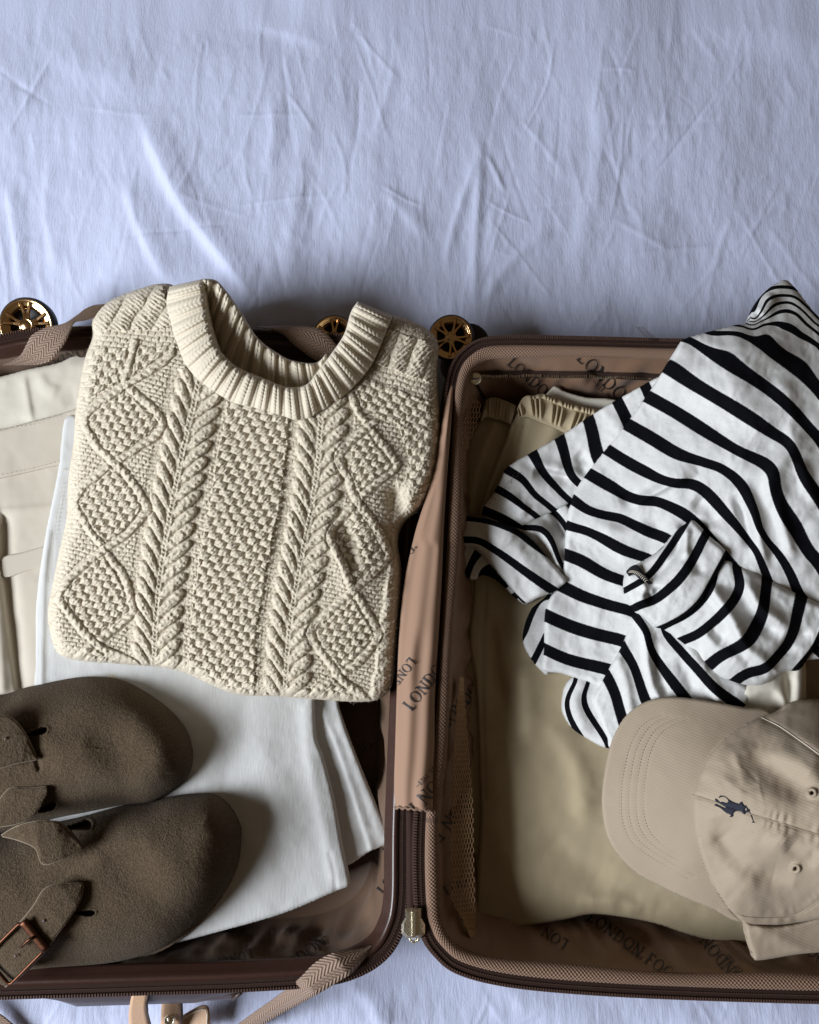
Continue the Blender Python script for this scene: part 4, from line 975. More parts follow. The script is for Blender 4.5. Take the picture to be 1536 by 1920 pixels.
# ribbed neckband: front band over the shoulders, back band inside the neck
def rib_band(name, outer, inner, nrib, z_out, z_in, arch, nt, ns, roll, label=None, amp=0.0036):
    A = resample(cr(outer, n=8), nt); B = resample(cr(inner, n=8), nt)
    ext = 14
    t = np.linspace(0, 1, nt)[:, None]; s = np.linspace(0, 1, ns)[None, :]
    px = A[:, :1] * (1 - s) + B[:, :1] * s; py = A[:, 1:] * (1 - s) + B[:, 1:] * s
    zo, zi = z_out(t), z_in(t)
    tt = t * nrib + 0.10 * np.sin(t * 37); f = tt - np.floor(tt)
    rb = np.clip((0.5 - np.abs(f - 0.5)) * 4.2 - 0.35, 0, 1); rb = rb * rb * (3 - 2 * rb)
    rowh = np.abs(((s * 9.0 + 0.25 * np.cos(2 * math.pi * f * 2)) % 1.0) - 0.5) * 2
    st = rb * 0.0007 * (1 - rowh ** 2) - rb * 0.0010 * np.exp(-((f - 0.5) / 0.05) ** 2) + (1 - rb) * 0.0011 * np.sqrt(np.maximum(1 - (2 * (((s * 11) % 1.0) - 0.5)) ** 2, 0)) * (0.6 + 0.4 * np.cos(2 * math.pi * f * 4))
    kk = amp * rb + st + 0 * t
    endf = np.clip(np.minimum(t, 1 - t) / 0.02, 0, 1)
    z = zo * (1 - s) + zi * s + arch * np.sin(s ** 0.8 * math.pi) + kk * np.clip((1 - s) / 0.03, 0.5, 1) - 0.010 * (1 - np.sqrt(np.maximum(1 - np.clip((s - 0.80) / 0.20, 0, 1) ** 2, 0))) - 0.012 * (1 - np.sqrt(np.maximum(1 - (1 - endf) ** 2, 0)))
    V0 = P(px, py, z)
    down = []
    for q in range(1, ext + 1):
        p0 = V0[:, -1].copy(); din = V0[:, -1] - V0[:, -4]; din[:, 2] = 0; din /= np.linalg.norm(din, axis=1)[:, None] + 1e-9
        p0[:, 2] -= roll * q / ext; p0 -= din * 0.003 * (q / ext); p0 += din * (0.0012 * rb) * 0.6
        down.append(p0)
    V = np.concatenate([V0, np.stack(down, 1)], 1); n2 = ns + ext
    # close the two ends downwards
    fr = V.reshape(-1, 3); F = [gridfaces(nt, n2)]
    e0 = V[0].copy(); e0[:, 2] -= 0.02; e1 = V[-1].copy(); e1[:, 2] -= 0.02
    m = len(fr); fr = np.r_[fr, e0, e1]; j = np.arange(n2 - 1)
    F.append(np.stack([j, j + 1, m + j + 1, m + j], 1)); F.append(np.stack([(nt - 1) * n2 + j + 1, (nt - 1) * n2 + j, m + n2 + j, m + n2 + j + 1], 1))
    o = mesh(name, fr, F, M['knit'], sw, uv=fr[:, :2], label=label)
    if o.data.polygons[(nt // 2) * (n2 - 1) + ns // 2].normal.z < 0: o.data.flip_normals()
    return o
NO = [(318, 537), (312, 568), (320, 605), (330, 638), (351, 688), (390, 726), (439, 755), (484, 766), (530, 780), (564, 788), (606, 769), (652, 736), (697, 684), (727, 616), (737, 592)]
NI = [(384, 522), (386, 545), (390, 580), (396, 612), (410, 652), (428, 674), (449, 690), (499, 711), (538, 725), (574, 721), (596, 695), (619, 666), (645, 627), (658, 585), (671, 565)]
rib_band('neckband', NO, NI, 20, lambda t: np.interp(t, [0, .3, .6, 1], [0.132, 0.142, 0.145, 0.140]), lambda t: np.interp(t, [0, .25, .5, .75, 1], [0.150, 0.158, 0.154, 0.158, 0.152]), 0.006, 760, 44, 0.030)
BO = [(378, 523), (404, 525), (424, 545), (450, 582), (484, 634), (524, 664), (550, 676), (592, 680), (612, 662)]
BI = [(380, 560), (388, 590), (400, 630), (425, 680), (470, 712), (520, 730), (560, 735), (600, 715), (618, 690)]
def back_band():
    o = rib_band('neckband', BI, BO, 12, lambda t: np.interp(t, [0, .5, 1], [0.118, 0.112, 0.118]), lambda t: np.interp(t, [0, .2, .5, 1], [0.150, 0.146, 0.136, 0.138]), 0.002, 500, 44, 0.022, label='ribbed back of the neckband seen from inside', amp=0.0055)
back_band()

# ---- suede clogs
def clog(outline, zt, holes, straps, ridges, label, locpx, seed):
    c = thing('suede_clog', label, 'clog', tuple(P(locpx[0], locpx[1], 0.066)), 'pair of suede clogs on the jeans')
    ol = np.array(outline, float); 
    HP = [cr(h, True, 6) for h in holes]
    def zf(x, y, d):
        prof = 1 - np.clip(1 - d / 95, 0, 1) ** 2.6
        z = 0.082 + zt * prof + ridge_sum(x, y, ridges) + 0.0005 * fbm(x / 60, y / 60, seed, 3) + 0.00016 * fbm(x / 3.5, y / 3.5, seed + 3, 2)
        for h in HP:
            m = inside(x, y, h); dd, _, _ = seg_dist(x, y, h, True)
            z = z - np.where(m, 0.016 * np.clip(dd / 2.2, 0, 1), 0) + 0.0012 * np.exp(-(dd / 4) ** 2)
        return z + edge_round(d, 7, 0.006)
    up = patch('upper', outline, zf, M['suede'], c, step=2.2, skirt=0.012, tuck=4)
    cen = ol.mean(0); so = cen + (ol - cen) * 1.005 + np.array([1.0, 3.5])
    patch('sole', so.tolist(), cloth_z(0.070, 3, 0.002), M['cork'], c, step=6, skirt=0.012)
    for (A_, B_, zz, lab) in straps:
        zfun = lambda t, s, px, py, zz=zz: np.interp(t, np.linspace(0, 1, len(zz)), zz) + 0.0012 * np.sin(s * math.pi) + 0.0004 * noise(px / 5, py / 5, seed)
        st = strip('strap', A_, B_, zfun, M['suede'], c, nt=46, ns=20, thick=0.0035, label=lab)
        for E_ in (A_, B_):
            pe = resample(cr(E_, n=8), 40); t = np.linspace(0, 1, 40)
            tube('cut_edge', P(pe[:, 0], pe[:, 1], np.interp(t, np.linspace(0, 1, len(zz)), zz) - 0.0010), 0.0008, M['suede_edge'], st, ns=6)
    return c
S1 = [(-190, 1330), (-120, 1310), (0, 1302), (49, 1289), (137, 1271), (189, 1269), (234, 1277), (277, 1300), (312, 1325), (339, 1354), (355, 1383), (361, 1418), (355, 1448), (339, 1471), (312, 1491), (277, 1507), (228, 1510), (163, 1523), (98, 1536), (16, 1559), (-80, 1575), (-170, 1565), (-200, 1450)]
c1 = clog(S1, 0.036, [[(50, 1378), (60, 1373), (74, 1366), (84, 1363), (89, 1367), (86, 1374), (76, 1378), (62, 1380)], [(71, 1521), (84, 1509), (97, 1502), (106, 1503), (108, 1510), (100, 1518), (86, 1522)]],
          [([(-60, 1338), (0, 1341), (26, 1350), (50, 1382), (70, 1424)], [(-60, 1430), (-20, 1442), (0, 1440), (36, 1430), (70, 1424)], [0.130, 0.131, 0.130, 0.128, 0.123], None),
           ([(-50, 1500), (-10, 1506), (18, 1479), (56, 1478), (88, 1475)], [(-50, 1566), (-10, 1552), (30, 1545), (62, 1530), (88, 1488)], [0.118, 0.118, 0.119, 0.119, 0.119], None)],
          [([(215, 1360), (225, 1410), (240, 1440)], -0.003, 40, 40), ([(180, 1330), (260, 1340), (310, 1400)], 0.002, 40, 40), ([(90, 1395), (150, 1400)], 0.004, 25, 30), ([(120, 1440), (220, 1450), (290, 1450)], 0.003, 26, 20), ([(70, 1425), (74, 1440)], -0.003, 4, 6)],
          'brown suede clog set against the sweater hem', (100, 1420), 7)
S2 = [(-200, 1600), (-90, 1575), (0, 1566), (52, 1552), (120, 1539), (163, 1529), (228, 1511), (280, 1504), (325, 1493), (374, 1488), (407, 1493), (433, 1516), (448, 1545), (451, 1571), (443, 1623), (417, 1675), (374, 1727), (325, 1766), (277, 1789), (195, 1809), (98, 1818), (20, 1828), (-80, 1838), (-180, 1800), (-215, 1700)]
c2 = clog(S2, 0.042, [[(122, 1553), (136, 1547), (152, 1541), (164, 1537), (172, 1542), (171, 1552), (162, 1556), (146, 1555), (132, 1556)], [(136, 1712), (150, 1709), (166, 1707), (177, 1708), (178, 1714), (170, 1718), (154, 1716)]],
          [([(3, 1566), (33, 1549), (72, 1540), (108, 1542), (132, 1560)], [(5, 1568), (33, 1575), (66, 1590), (86, 1621), (156, 1591)], [0.124, 0.133, 0.137, 0.136, 0.130], 'strap twisted at its root'),
           ([(154, 1656), (120, 1658), (85, 1666), (62, 1700), (30, 1738), (-10, 1776), (-60, 1820)], [(156, 1660), (150, 1688), (128, 1724), (104, 1756), (78, 1792), (44, 1826), (10, 1850)], [0.128, 0.133, 0.134, 0.132, 0.129, 0.124, 0.114], 'buckled strap')],
          [([(295, 1560), (300, 1600), (310, 1640)], 0.003, 40, 40), ([(210, 1600), (250, 1640), (300, 1680)], -0.003, 40, 44), ([(330, 1620), (380, 1640), (400, 1680)], 0.002, 40, 40), ([(190, 1605), (230, 1590), (270, 1580)], 0.003, 22, 22), ([(60, 1640), (120, 1640)], -0.004, 40, 40)],
          'brown suede clog with copper buckled strap beside the suitcase rim', (130, 1680), 17)
# copper buckle on the second clog
def buckle():
    cs = np.array([(39, 1729), (83, 1782), (18, 1848), (-27, 1795)], float); z = [0.1365, 0.1335, 0.1225, 0.127]
    path = []
    for k in range(4):
        a, c_ = cs[k], cs[(k + 1) % 4]
        for t in np.linspace(0.06, 0.94, 10): path.append(P(*(a * (1 - t) + c_ * t), z[k] * (1 - t) + z[(k + 1) % 4] * t))
    bk = tube('buckle', np.array(path), 0.0016, M['copper'], c2, ns=8, closed=True)
    strip('crossbar', [(35, 1733), (80, 1788)], [(48, 1723), (92, 1778)], lambda t, s, px, py: 0.1385 - 0.003 * t + 0.0012 * np.sin(s * 3.14), M['copper'], bk, nt=12, ns=8, thick=0.003, smoothcurve=False)
    tube('prong', P([62, 52, 46, 40], [1758, 1764, 1770, 1776], [0.1395, 0.1385, 0.136, 0.1345]), 0.0013, M['copper'], bk, ns=8)
    for (hx, hy, hz) in ((82, 1727, 0.1352), (65, 1748, 0.1345), (29, 1793, 0.1305)):
        lathe('strap_hole', [(0.0001, 0.0003), (0.0011, 0.0003), (0.0014, 0.0)], P(hx, hy, hz), (0, 0, 1), M['leatheredge'], c2, n=12)
    lathe('strap_hole', [(0.0001, 0.0003), (0.0011, 0.0003), (0.0014, 0.0)], P(10, 1385, 0.1326), (0, 0, 1), M['leatheredge'], c1, n=12)
buckle()

# ------------------------------------------------------------------ right half: trousers, shirt, cap
kt = thing('khaki_trousers', 'khaki elastic waist trousers folded under the striped shirt and cap', 'trousers', tuple(P(1050, 1400, 0.014)))
# leg folded underneath, beside the net
patch('leg', [(905, 770), (915, 752), (935, 750), (962, 762), (990, 800), (985, 900), (960, 1000), (940, 1200), (930, 1500), (900, 1740), (885, 1700), (872, 1560), (866, 1300), (858, 1080), (856, 980), (862, 900), (880, 822), (900, 785)],
      cloth_z([(905, 760, 0.054), (870, 900, 0.048), (862, 1200, 0.042), (880, 1700, 0.034), (950, 900, 0.050), (930, 1400, 0.040)], 9, 0.006,
              [([(928, 800), (905, 850), (892, 900), (885, 960)], 0.005, 12, 16), ([(915, 870), (908, 920), (895, 990)], -0.004, 8, 12, 1), ([(868, 900), (862, 1000), (866, 1200), (878, 1500)], 0.002, 6, 10)], 0.0008, 40, 5), M['khaki'], kt, skirt=0.02)
def ruffle(name, outer, inner, n, z0, z1, amp, nt=220, ns=14, mat='khaki', label=None):
    def zf(t, s, px, py):
        w = np.cos(2 * math.pi * (t * n + 0.35 * np.sin(t * 23) + 0.15 * s))
        return z0 * (1 - s) + z1 * s + 0.004 * np.sin(s * math.pi) + amp * w * np.sin(np.clip(s * 1.15, 0, 1) * math.pi) ** 0.5
    return strip(name, outer, inner, zf, M[mat], kt, nt=nt, ns=ns, thick=0.002, label=label)
ruffle('cuff', [(906, 765), (912, 750), (925, 745), (945, 750), (968, 760)], [(902, 790), (912, 782), (925, 785), (940, 788), (958, 796)], 6, 0.060, 0.061, 0.0012)
patch('facing', [(1022, 752), (1034, 728), (1043, 724), (1060, 734), (1100, 745), (1160, 752), (1180, 790), (1120, 800), (1060, 790)], cloth_z(0.058, 5, 0.002, [([(1040, 735), (1090, 760), (1150, 775)], -0.002, 10, 10)]), M['ivory'], kt, skirt=0.004, label='ivory fabric edge behind the elastic waist')
# main folded body
def khz(x, y):
    return KH(x, y)
KH = tps([(985, 760), (1100, 790), (940, 860), (895, 1000), (890, 1250), (905, 1500), (898, 1740), (1000, 1200), (1000, 1500), (1000, 1720), (1150, 1600), (1150, 1710), (1350, 1750), (1400, 1500), (1200, 1200), (1500, 1760), (1150, 900), (1500, 1000)],
         [0.064, 0.064, 0.058, 0.050, 0.047, 0.046, 0.042, 0.050, 0.050, 0.046, 0.056, 0.050, 0.054, 0.064, 0.060, 0.055, 0.066, 0.070])
bd = patch('body', [(972, 772), (985, 762), (1040, 775), (1130, 800), (1300, 900), (1560, 1000), (1620, 1300), (1600, 1760), (1500, 1800), (1415, 1800), (1402, 1778), (1340, 1765), (1290, 1752), (1230, 1732), (1170, 1720), (1110, 1714), (1060, 1724), (1000, 1735), (940, 1746), (900, 1757), (892, 1745), (895, 1640), (901, 1530), (898, 1390), (894, 1320), (890, 1270), (882, 1225), (880, 1186), (888, 1102), (886, 1010), (892, 980), (912, 915), (936, 850), (956, 800)],
      cloth_z(KH, 6, 0.004, [([(962, 800), (940, 860), (915, 930), (898, 1000), (890, 1080)], 0.003, 5, 7), ([(985, 790), (970, 850), (945, 900), (915, 970)], -0.0018, 5, 7),
                             ([(1040, 800), (1020, 840), (990, 880), (950, 930)], 0.004, 16, 14), ([(1060, 820), (1040, 860), (1010, 890)], -0.003, 10, 10),
                             ([(912, 1100), (906, 1200), (905, 1330), (909, 1500)], -0.0012, 4, 4), ([(920, 1150), (930, 1250), (945, 1330)], -0.005, 12, 22, 1), ([(985, 1240), (990, 1330), (1000, 1400)], 0.006, 24, 20, 1),
                             ([(1000, 1330), (1050, 1380), (1090, 1460), (1095, 1560)], 0.005, 30, 22, 1), ([(930, 1400), (935, 1550), (950, 1650)], 0.003, 24, 24, 1),
                             ([(1080, 1690), (1160, 1690), (1230, 1710)], 0.004, 16, 14, 1), ([(1150, 1705), (1190, 1690), (1215, 1725)], -0.0025, 14, 16, 1), ([(1010, 1560), (1080, 1620), (1150, 1660)], -0.003, 22, 30, 1)], 0.0010, 70, 9), M['khaki'], kt, step=3.5, skirt=0.026, tuck=6)
ruffle('waistband', [(970, 765), (982, 745), (1002, 742), (1040, 756), (1075, 768), (1122, 780)], [(975, 785), (990, 782), (1015, 792), (1042, 803), (1062, 812), (1098, 822)], 11, 0.0695, 0.0700, 0.0022, nt=300, ns=18)
ruffle('waistband', [(996, 744), (1018, 738), (1040, 746), (1075, 758), (1125, 768)], [(996, 752), (1018, 750), (1040, 760), (1075, 772), (1125, 784)], 16, 0.0685, 0.0675, 0.0009, label='back of the elastic waistband')
stitch_line([(915, 1100), (907, 1200), (906, 1330), (910, 1500), (905, 1700)], lambda x, y: KH(x, y) - 0.0006, M['khakithread'], bd, w=0.0004, h=0.0004)
stitch_line([(975, 800), (955, 850), (930, 910), (905, 980), (896, 1040)], lambda x, y: KH(x, y) + 0.0022, M['khakithread'], bd, w=0.0004, h=0.0004)

# cream garment peeping out below the shirt
cg = thing('cream_sweatshirt', 'cream cotton garment bunched between the striped shirt and cap', 'sweatshirt', tuple(P(1450, 1300, 0.09)))
patch('cloth', [(1380, 1310), (1400, 1280), (1440, 1260), (1480, 1245), (1508, 1235), (1512, 1290), (1508, 1320), (1470, 1350), (1420, 1360), (1390, 1340)],
      cloth_z(0.110, 10, 0.008, [([(1410, 1300), (1450, 1290), (1478, 1320)], 0.006, 18, 12), ([(1478, 1262), (1480, 1300), (1482, 1330)], -0.006, 6, 8), ([(1496, 1250), (1497, 1320)], 0.004, 9, 9)], 0.001, 40, 2), M['ivory'], cg, skirt=0.015)

# ---- striped shirt
ss = thing('striped_shirt', 'white long sleeve shirt with navy stripes crumpled across the suitcase rim', 'shirt', tuple(P(1270, 1000, 0.10)))
def stripes(defs, reg=2e-4):
    pts, vals = [], []
    for idx, pl in defs:
        for q in resample(cr(pl, n=6) if len(pl) > 2 else np.array(pl, float), max(3, int(np.linalg.norm(np.diff(np.array(pl, float), axis=0), axis=1).sum() / 26))):
            pts.append(q); vals.append(idx)
    return tps(pts, vals, reg)
_cz = cloth_z
def sink(x, y):              # the case is not full: things sag towards its hinge side
    a = np.clip((1420 - x) / 400, 0, 1); b = np.clip((y - 630) / 160, 0, 1)
    return 0.036 * a * a * (3 - 2 * a) * b * b * (3 - 2 * b)
def cloth_z(base, r=8, eh=0.003, ridges=None, nz=0.0, ns=60.0, seed=0, extra=None):      # jersey: softer cloth, deeper folds
    b0 = base if callable(base) else (tps([(a, b) for a, b, c in base], [c for a, b, c in base]) if isinstance(base, (list, tuple)) else (lambda x, y: base + 0 * x))
    b1 = lambda x, y: b0(x, y) - sink(x, y)
    return _cz(b1, r, eh, [(q[0], q[1] * 1.4) + tuple(q[2:]) for q in (ridges or [])], nz * 1.4, ns, seed, lambda x, y, d: 0.0006 * fbm(x / 20 + noise(x / 50, y / 50, 4), y / 26, seed + 40, 3))
def sleeve_patch(name, poly, zf, defs, duty=0.175, skirt=0.008, step=2.6, label=None, tuck=5):
    f = stripes(defs)
    return patch(name, poly, zf, M['striped'], ss, step=step, skirt=skirt, tuck=tuck, attrs={'stripe': f, 'duty': lambda x, y: duty + 0 * x}, label=label)

BODY = [(-5, [(1423, 560), (1439, 544), (1461, 538), (1490, 541)]), (-4, [(1417, 598), (1430, 573), (1449, 557), (1471, 554), (1499, 563), (1536, 598)]), (-3, [(1439, 585), (1455, 571), (1474, 566), (1493, 574), (1518, 595)]), (-2, [(1423, 604), (1449, 589), (1474, 584), (1499, 592), (1525, 617)]),
        (-1, [(1395, 612), (1430, 609), (1461, 609), (1493, 623), (1536, 649)]),
        (0, [(1335, 624), (1382, 626), (1430, 645), (1477, 677), (1509, 702), (1536, 732)]), (1, [(1290, 636), (1366, 680), (1430, 721), (1477, 759), (1509, 794), (1536, 823)]),
        (2, [(1252, 688), (1303, 721), (1366, 758), (1414, 788), (1461, 820), (1483, 835), (1496, 864), (1506, 889), (1536, 933)]),
        (3, [(1215, 744), (1271, 775), (1335, 816), (1382, 845), (1430, 867), (1450, 883), (1455, 921), (1468, 952), (1493, 990), (1512, 1029), (1536, 1055)]),
        (4, [(1173, 794), (1224, 823), (1271, 851), (1319, 867), (1351, 877), (1385, 902), (1398, 924), (1414, 956), (1429, 1001), (1461, 1041), (1480, 1072), (1497, 1112)]),
        (5, [(1137, 842), (1177, 867), (1224, 891), (1256, 906), (1300, 907), (1328, 927), (1360, 962), (1392, 998), (1418, 1032)]),
        (6, [(1101, 886), (1145, 911), (1189, 937), (1227, 938), (1265, 954), (1299, 976), (1330, 1010), (1360, 1050)]),
        (7, [(1077, 939), (1112, 962), (1165, 972), (1207, 994), (1249, 1010)]), (8, [(1067, 986), (1109, 998), (1142, 1017), (1174, 1033), (1213, 1046)]), (9, [(1060, 1040), (1093, 1053), (1125, 1073), (1171, 1090)]),
        (10, [(1054, 1099), (1093, 1118), (1142, 1134), (1187, 1147)]), (11, [(1028, 1156), (1077, 1177), (1125, 1191), (1171, 1203)]), (12, [(1025, 1219), (1060, 1235), (1109, 1248), (1142, 1256)])]
SB = tps([(1475, 530), (1410, 600), (1540, 600), (1280, 640), (1400, 650), (1540, 700), (1230, 720), (1130, 850), (1070, 950), (1055, 1080), (1025, 1200), (1140, 1280), (1300, 800), (1450, 800), (1200, 1000), (1350, 980), (1520, 950), (1300, 1150), (1520, 1150)],
         [0.112, 0.128, 0.115, 0.137, 0.150, 0.150, 0.133, 0.124, 0.119, 0.115, 0.111, 0.112, 0.143, 0.158, 0.126, 0.139, 0.152, 0.118, 0.128])
sleeve_patch('body', [(1403, 604), (1410, 585), (1420, 565), (1434, 547), (1456, 531), (1475, 525), (1493, 541), (1515, 570), (1540, 598), (1600, 650), (1640, 800), (1640, 1150), (1560, 1230), (1400, 1240), (1250, 1270), (1150, 1290), (1100, 1278), (1055, 1263), (1018, 1256), (1021, 1220), (1022, 1170), (1028, 1130), (1050, 1092), (1058, 1050), (1063, 990), (1070, 948), (1086, 908), (1130, 850), (1180, 787), (1230, 716), (1272, 648), (1286, 634), (1340, 619), (1375, 610)],
      cloth_z(SB, 9, 0.006, [([(1180, 948), (1225, 925), (1262, 905), (1310, 885)], 0.0055, 22, 7, 1), ([(1160, 940), (1215, 915), (1255, 890)], -0.0035, 12, 12, 1),
                             ([(1480, 790), (1490, 840), (1460, 870), (1448, 900), (1452, 960)], 0.006, 26, 14, 1), ([(1462, 700), (1480, 760), (1500, 800)], 0.004, 18, 22, 1),
                             ([(1395, 900), (1412, 950), (1425, 1010), (1440, 1070)], 0.006, 10, 18, 1), ([(1380, 925), (1398, 980), (1408, 1030)], -0.006, 12, 9, 1), ([(1455, 930), (1470, 990), (1490, 1050)], 0.005, 12, 12, 1), ([(1500, 860), (1515, 910), (1536, 950)], 0.004, 12, 12, 1),
                             ([(1300, 935), (1330, 960), (1345, 990)], -0.005, 20, 20, 1), ([(1090, 960), (1150, 1010), (1200, 1060)], 0.003, 20, 26, 1), ([(1120, 985), (1180, 1000), (1230, 985)], 0.003, 14, 16, 1), ([(1075, 1060), (1140, 1090), (1190, 1110)], 0.002, 16, 16, 1),
                             ([(1310, 720), (1400, 770), (1450, 830)], 0.003, 40, 30, 1), ([(1250, 740), (1330, 800), (1400, 850)], -0.002, 30, 30, 1),
                             ([(1275, 1000), (1300, 985), (1330, 1000)], -0.006, 14, 14, 1), ([(1420, 590), (1440, 570), (1450, 550)], 0.004, 10, 14, 1)], 0.0014, 60, 11), BODY, duty=0.205, skirt=0.02)
# sleeve lying towards the hinge
SL = [(0, [(1204, 712), (1212, 728), (1222, 752)]), (1, [(1158, 752), (1170, 775), (1182, 800)]), (2, [(1103, 784), (1112, 819), (1122, 858)]), (3, [(1049, 819), (1060, 855), (1073, 894)]), (4, [(999, 849), (1015, 881), (1041, 911), (1067, 937)]),
      (5, [(950, 881), (982, 901), (1002, 927), (1034, 953)]), (6, [(935, 918), (969, 940), (1004, 966)]), (7, [(904, 956), (937, 969), (976, 992)])]
slz = tps([(1230, 715), (1150, 760), (1050, 820), (950, 880), (910, 955), (980, 985), (1060, 940), (1150, 850)], [0.124, 0.121, 0.116, 0.112, 0.109, 0.111, 0.110, 0.116])
sleeve_patch('sleeve', [(1240, 706), (1200, 725), (1152, 752), (1112, 776), (1054, 815), (1005, 843), (953, 874), (940, 896), (925, 925), (905, 955), (915, 975), (976, 992), (1008, 972), (1041, 958), (1066, 945), (1100, 920), (1160, 840), (1240, 740)],
             cloth_z(slz, 8, 0.006, [([(1000, 880), (1040, 890), (1073, 900)], -0.006, 6, 14, 1), ([(990, 860), (1040, 880), (1090, 880)], 0.003, 14, 8, 1), ([(950, 930), (975, 950), (990, 965)], 0.004, 12, 14, 1), ([(1080, 850), (1100, 870), (1085, 890)], -0.003, 12, 12, 1), ([(1150, 770), (1160, 810), (1150, 840)], 0.002, 16, 16, 1)], 0.001, 40, 4), SL, duty=0.19, skirt=0.014)
# sleeve bunch between cuff and body
sleeve_patch('sleeve_fold', [(965, 992), (990, 976), (1015, 966), (1062, 945), (1075, 1000), (1070, 1060), (1062, 1095), (1030, 1060), (1000, 1020)],
             cloth_z(0.108, 8, 0.005, [([(985, 995), (1015, 990), (1035, 1015), (1048, 1055)], 0.006, 12, 14), ([(1040, 960), (1055, 1000)], -0.004, 8, 8)], 0.0006, 30, 7),
             [(0, [(982, 989), (1011, 990), (1034, 1014), (1050, 1053)]), (1, [(1030, 955), (1052, 975), (1068, 1000)]), (-1, [(985, 1020), (1010, 1040), (1030, 1070)])], duty=0.16)
# turned-back cuff: far side of the loop, then the near band
sleeve_patch('cuff', [(862, 1006), (856, 1030), (866, 1058), (876, 1082), (890, 1087), (905, 1078), (925, 1084), (945, 1100), (984, 1133), (1000, 1110), (940, 1050), (890, 1012)],
             cloth_z(0.100, 6, 0.004, None, 0.0006, 30, 1), [(0, [(876, 1080), (884, 1058), (896, 1038)]), (1, [(906, 1076), (930, 1084), (944, 1096)]), (-1, [(850, 1046), (856, 1030), (862, 1014)]), (2, [(960, 1122), (975, 1110)])], duty=0.24, label='inside of the turned cuff')
sleeve_patch('cuff', [(873, 972), (876, 968), (905, 972), (940, 980), (968, 990), (998, 1012), (1030, 1048), (1061, 1086), (1052, 1100), (1040, 1109), (1012, 1120), (984, 1131), (962, 1106), (940, 1081), (910, 1047), (890, 1029), (872, 1024), (860, 1022), (861, 1010), (866, 990)],
             cloth_z([(873, 975, 0.114), (990, 1010, 0.122), (1060, 1088, 0.121), (984, 1128, 0.115), (900, 1035, 0.113), (930, 1010, 0.124)], 9, 0.006, [([(950, 1010), (990, 1060), (1010, 1110)], 0.003, 20, 20), ([(900, 990), (915, 1020)], -0.002, 14, 14)], 0.0006, 30, 6),
             [(0, [(874, 970), (920, 977), (970, 995), (1000, 1018)]), (1, [(862, 1012), (891, 1012), (930, 1033), (963, 1056), (995, 1079), (1034, 1105)]), (2, [(860, 1052), (885, 1052), (920, 1076), (950, 1105), (978, 1134)])], duty=0.17, skirt=0.012)
stitch_line([(953, 905), (962, 892), (976, 886)], lambda x, y: 0.1145 - sink(x, y), M['thread'], ss, w=0.0004); stitch_line([(944, 918), (958, 900), (972, 892)], lambda x, y: 0.1148 - sink(x, y), M['thread'], ss, w=0.0004); stitch_line([(925, 948), (932, 930), (944, 922)], lambda x, y: 0.1132 - sink(x, y), M['thread'], ss, w=0.0004); stitch_line([(918, 946), (928, 926), (938, 918)], lambda x, y: 0.1130 - sink(x, y), M['thread'], ss, w=0.0004)
# side panel turned under
sleeve_patch('side_fold', [(1035, 1108), (1020, 1122), (997, 1142), (983, 1180), (983, 1210), (1000, 1240), (1014, 1257), (1030, 1262), (1040, 1200), (1045, 1130)],
             cloth_z(0.101, 10, 0.006), [(0, [(1025, 1118), (996, 1150), (984, 1185)]), (1, [(1027, 1188), (1010, 1220), (1000, 1240)]), (-1, [(1060, 1060), (1050, 1090)])], duty=0.16, skirt=0.012)
# tail of the shirt towards the cap
TAIL = [(-1, [(1248, 1186), (1276, 1220), (1310, 1257), (1341, 1291), (1384, 1322)]), (0, [(1194, 1157), (1210, 1177), (1218, 1203), (1226, 1228), (1249, 1261), (1282, 1304)]), (1, [(1168, 1216), (1184, 1239), (1197, 1274), (1210, 1313)]), (2, [(1138, 1268), (1153, 1297), (1161, 1326), (1168, 1349)]), (3, [(1088, 1330), (1102, 1368), (1116, 1402)])]
sleeve_patch('hem', [(1075, 1270), (1064, 1280), (1057, 1297), (1055, 1333), (1073, 1365), (1103, 1386), (1140, 1403), (1180, 1390), (1180, 1320), (1150, 1270), (1110, 1262)],
             cloth_z(0.106, 12, 0.008, [([(1090, 1290), (1080, 1320), (1095, 1360)], 0.003, 14, 14)]), [(4, [(1078, 1280), (1066, 1290), (1064, 1320), (1074, 1356)]), (3, [(1096, 1300), (1102, 1325), (1115, 1358), (1136, 1388)]), (2, [(1132, 1290), (1142, 1325), (1160, 1368)])], duty=0.17, skirt=0.012)
sleeve_patch('tail', [(1191, 1148), (1215, 1150), (1260, 1180), (1330, 1225), (1385, 1275), (1408, 1296), (1402, 1318), (1380, 1340), (1300, 1400), (1160, 1410), (1138, 1380), (1122, 1340), (1112, 1312), (1126, 1285), (1140, 1258), (1168, 1210), (1182, 1172)],
             cloth_z([(1191, 1150, 0.125), (1140, 1260, 0.121), (1115, 1315, 0.117), (1200, 1300, 0.118), (1300, 1300, 0.117), (1400, 1310, 0.113), (1280, 1200, 0.122)], 8, 0.007,
                     [([(1200, 1160), (1212, 1200), (1218, 1250), (1230, 1300)], 0.005, 14, 9), ([(1228, 1200), (1232, 1260), (1250, 1310)], -0.004, 10, 14, 1), ([(1160, 1240), (1176, 1290), (1186, 1340)], 0.003, 10, 12), ([(1300, 1230), (1330, 1270), (1345, 1310)], 0.005, 16, 12), ([(1270, 1230), (1290, 1270), (1300, 1310)], -0.003, 12, 12, 1)], 0.001, 40, 3), TAIL, duty=0.19, skirt=0.016)
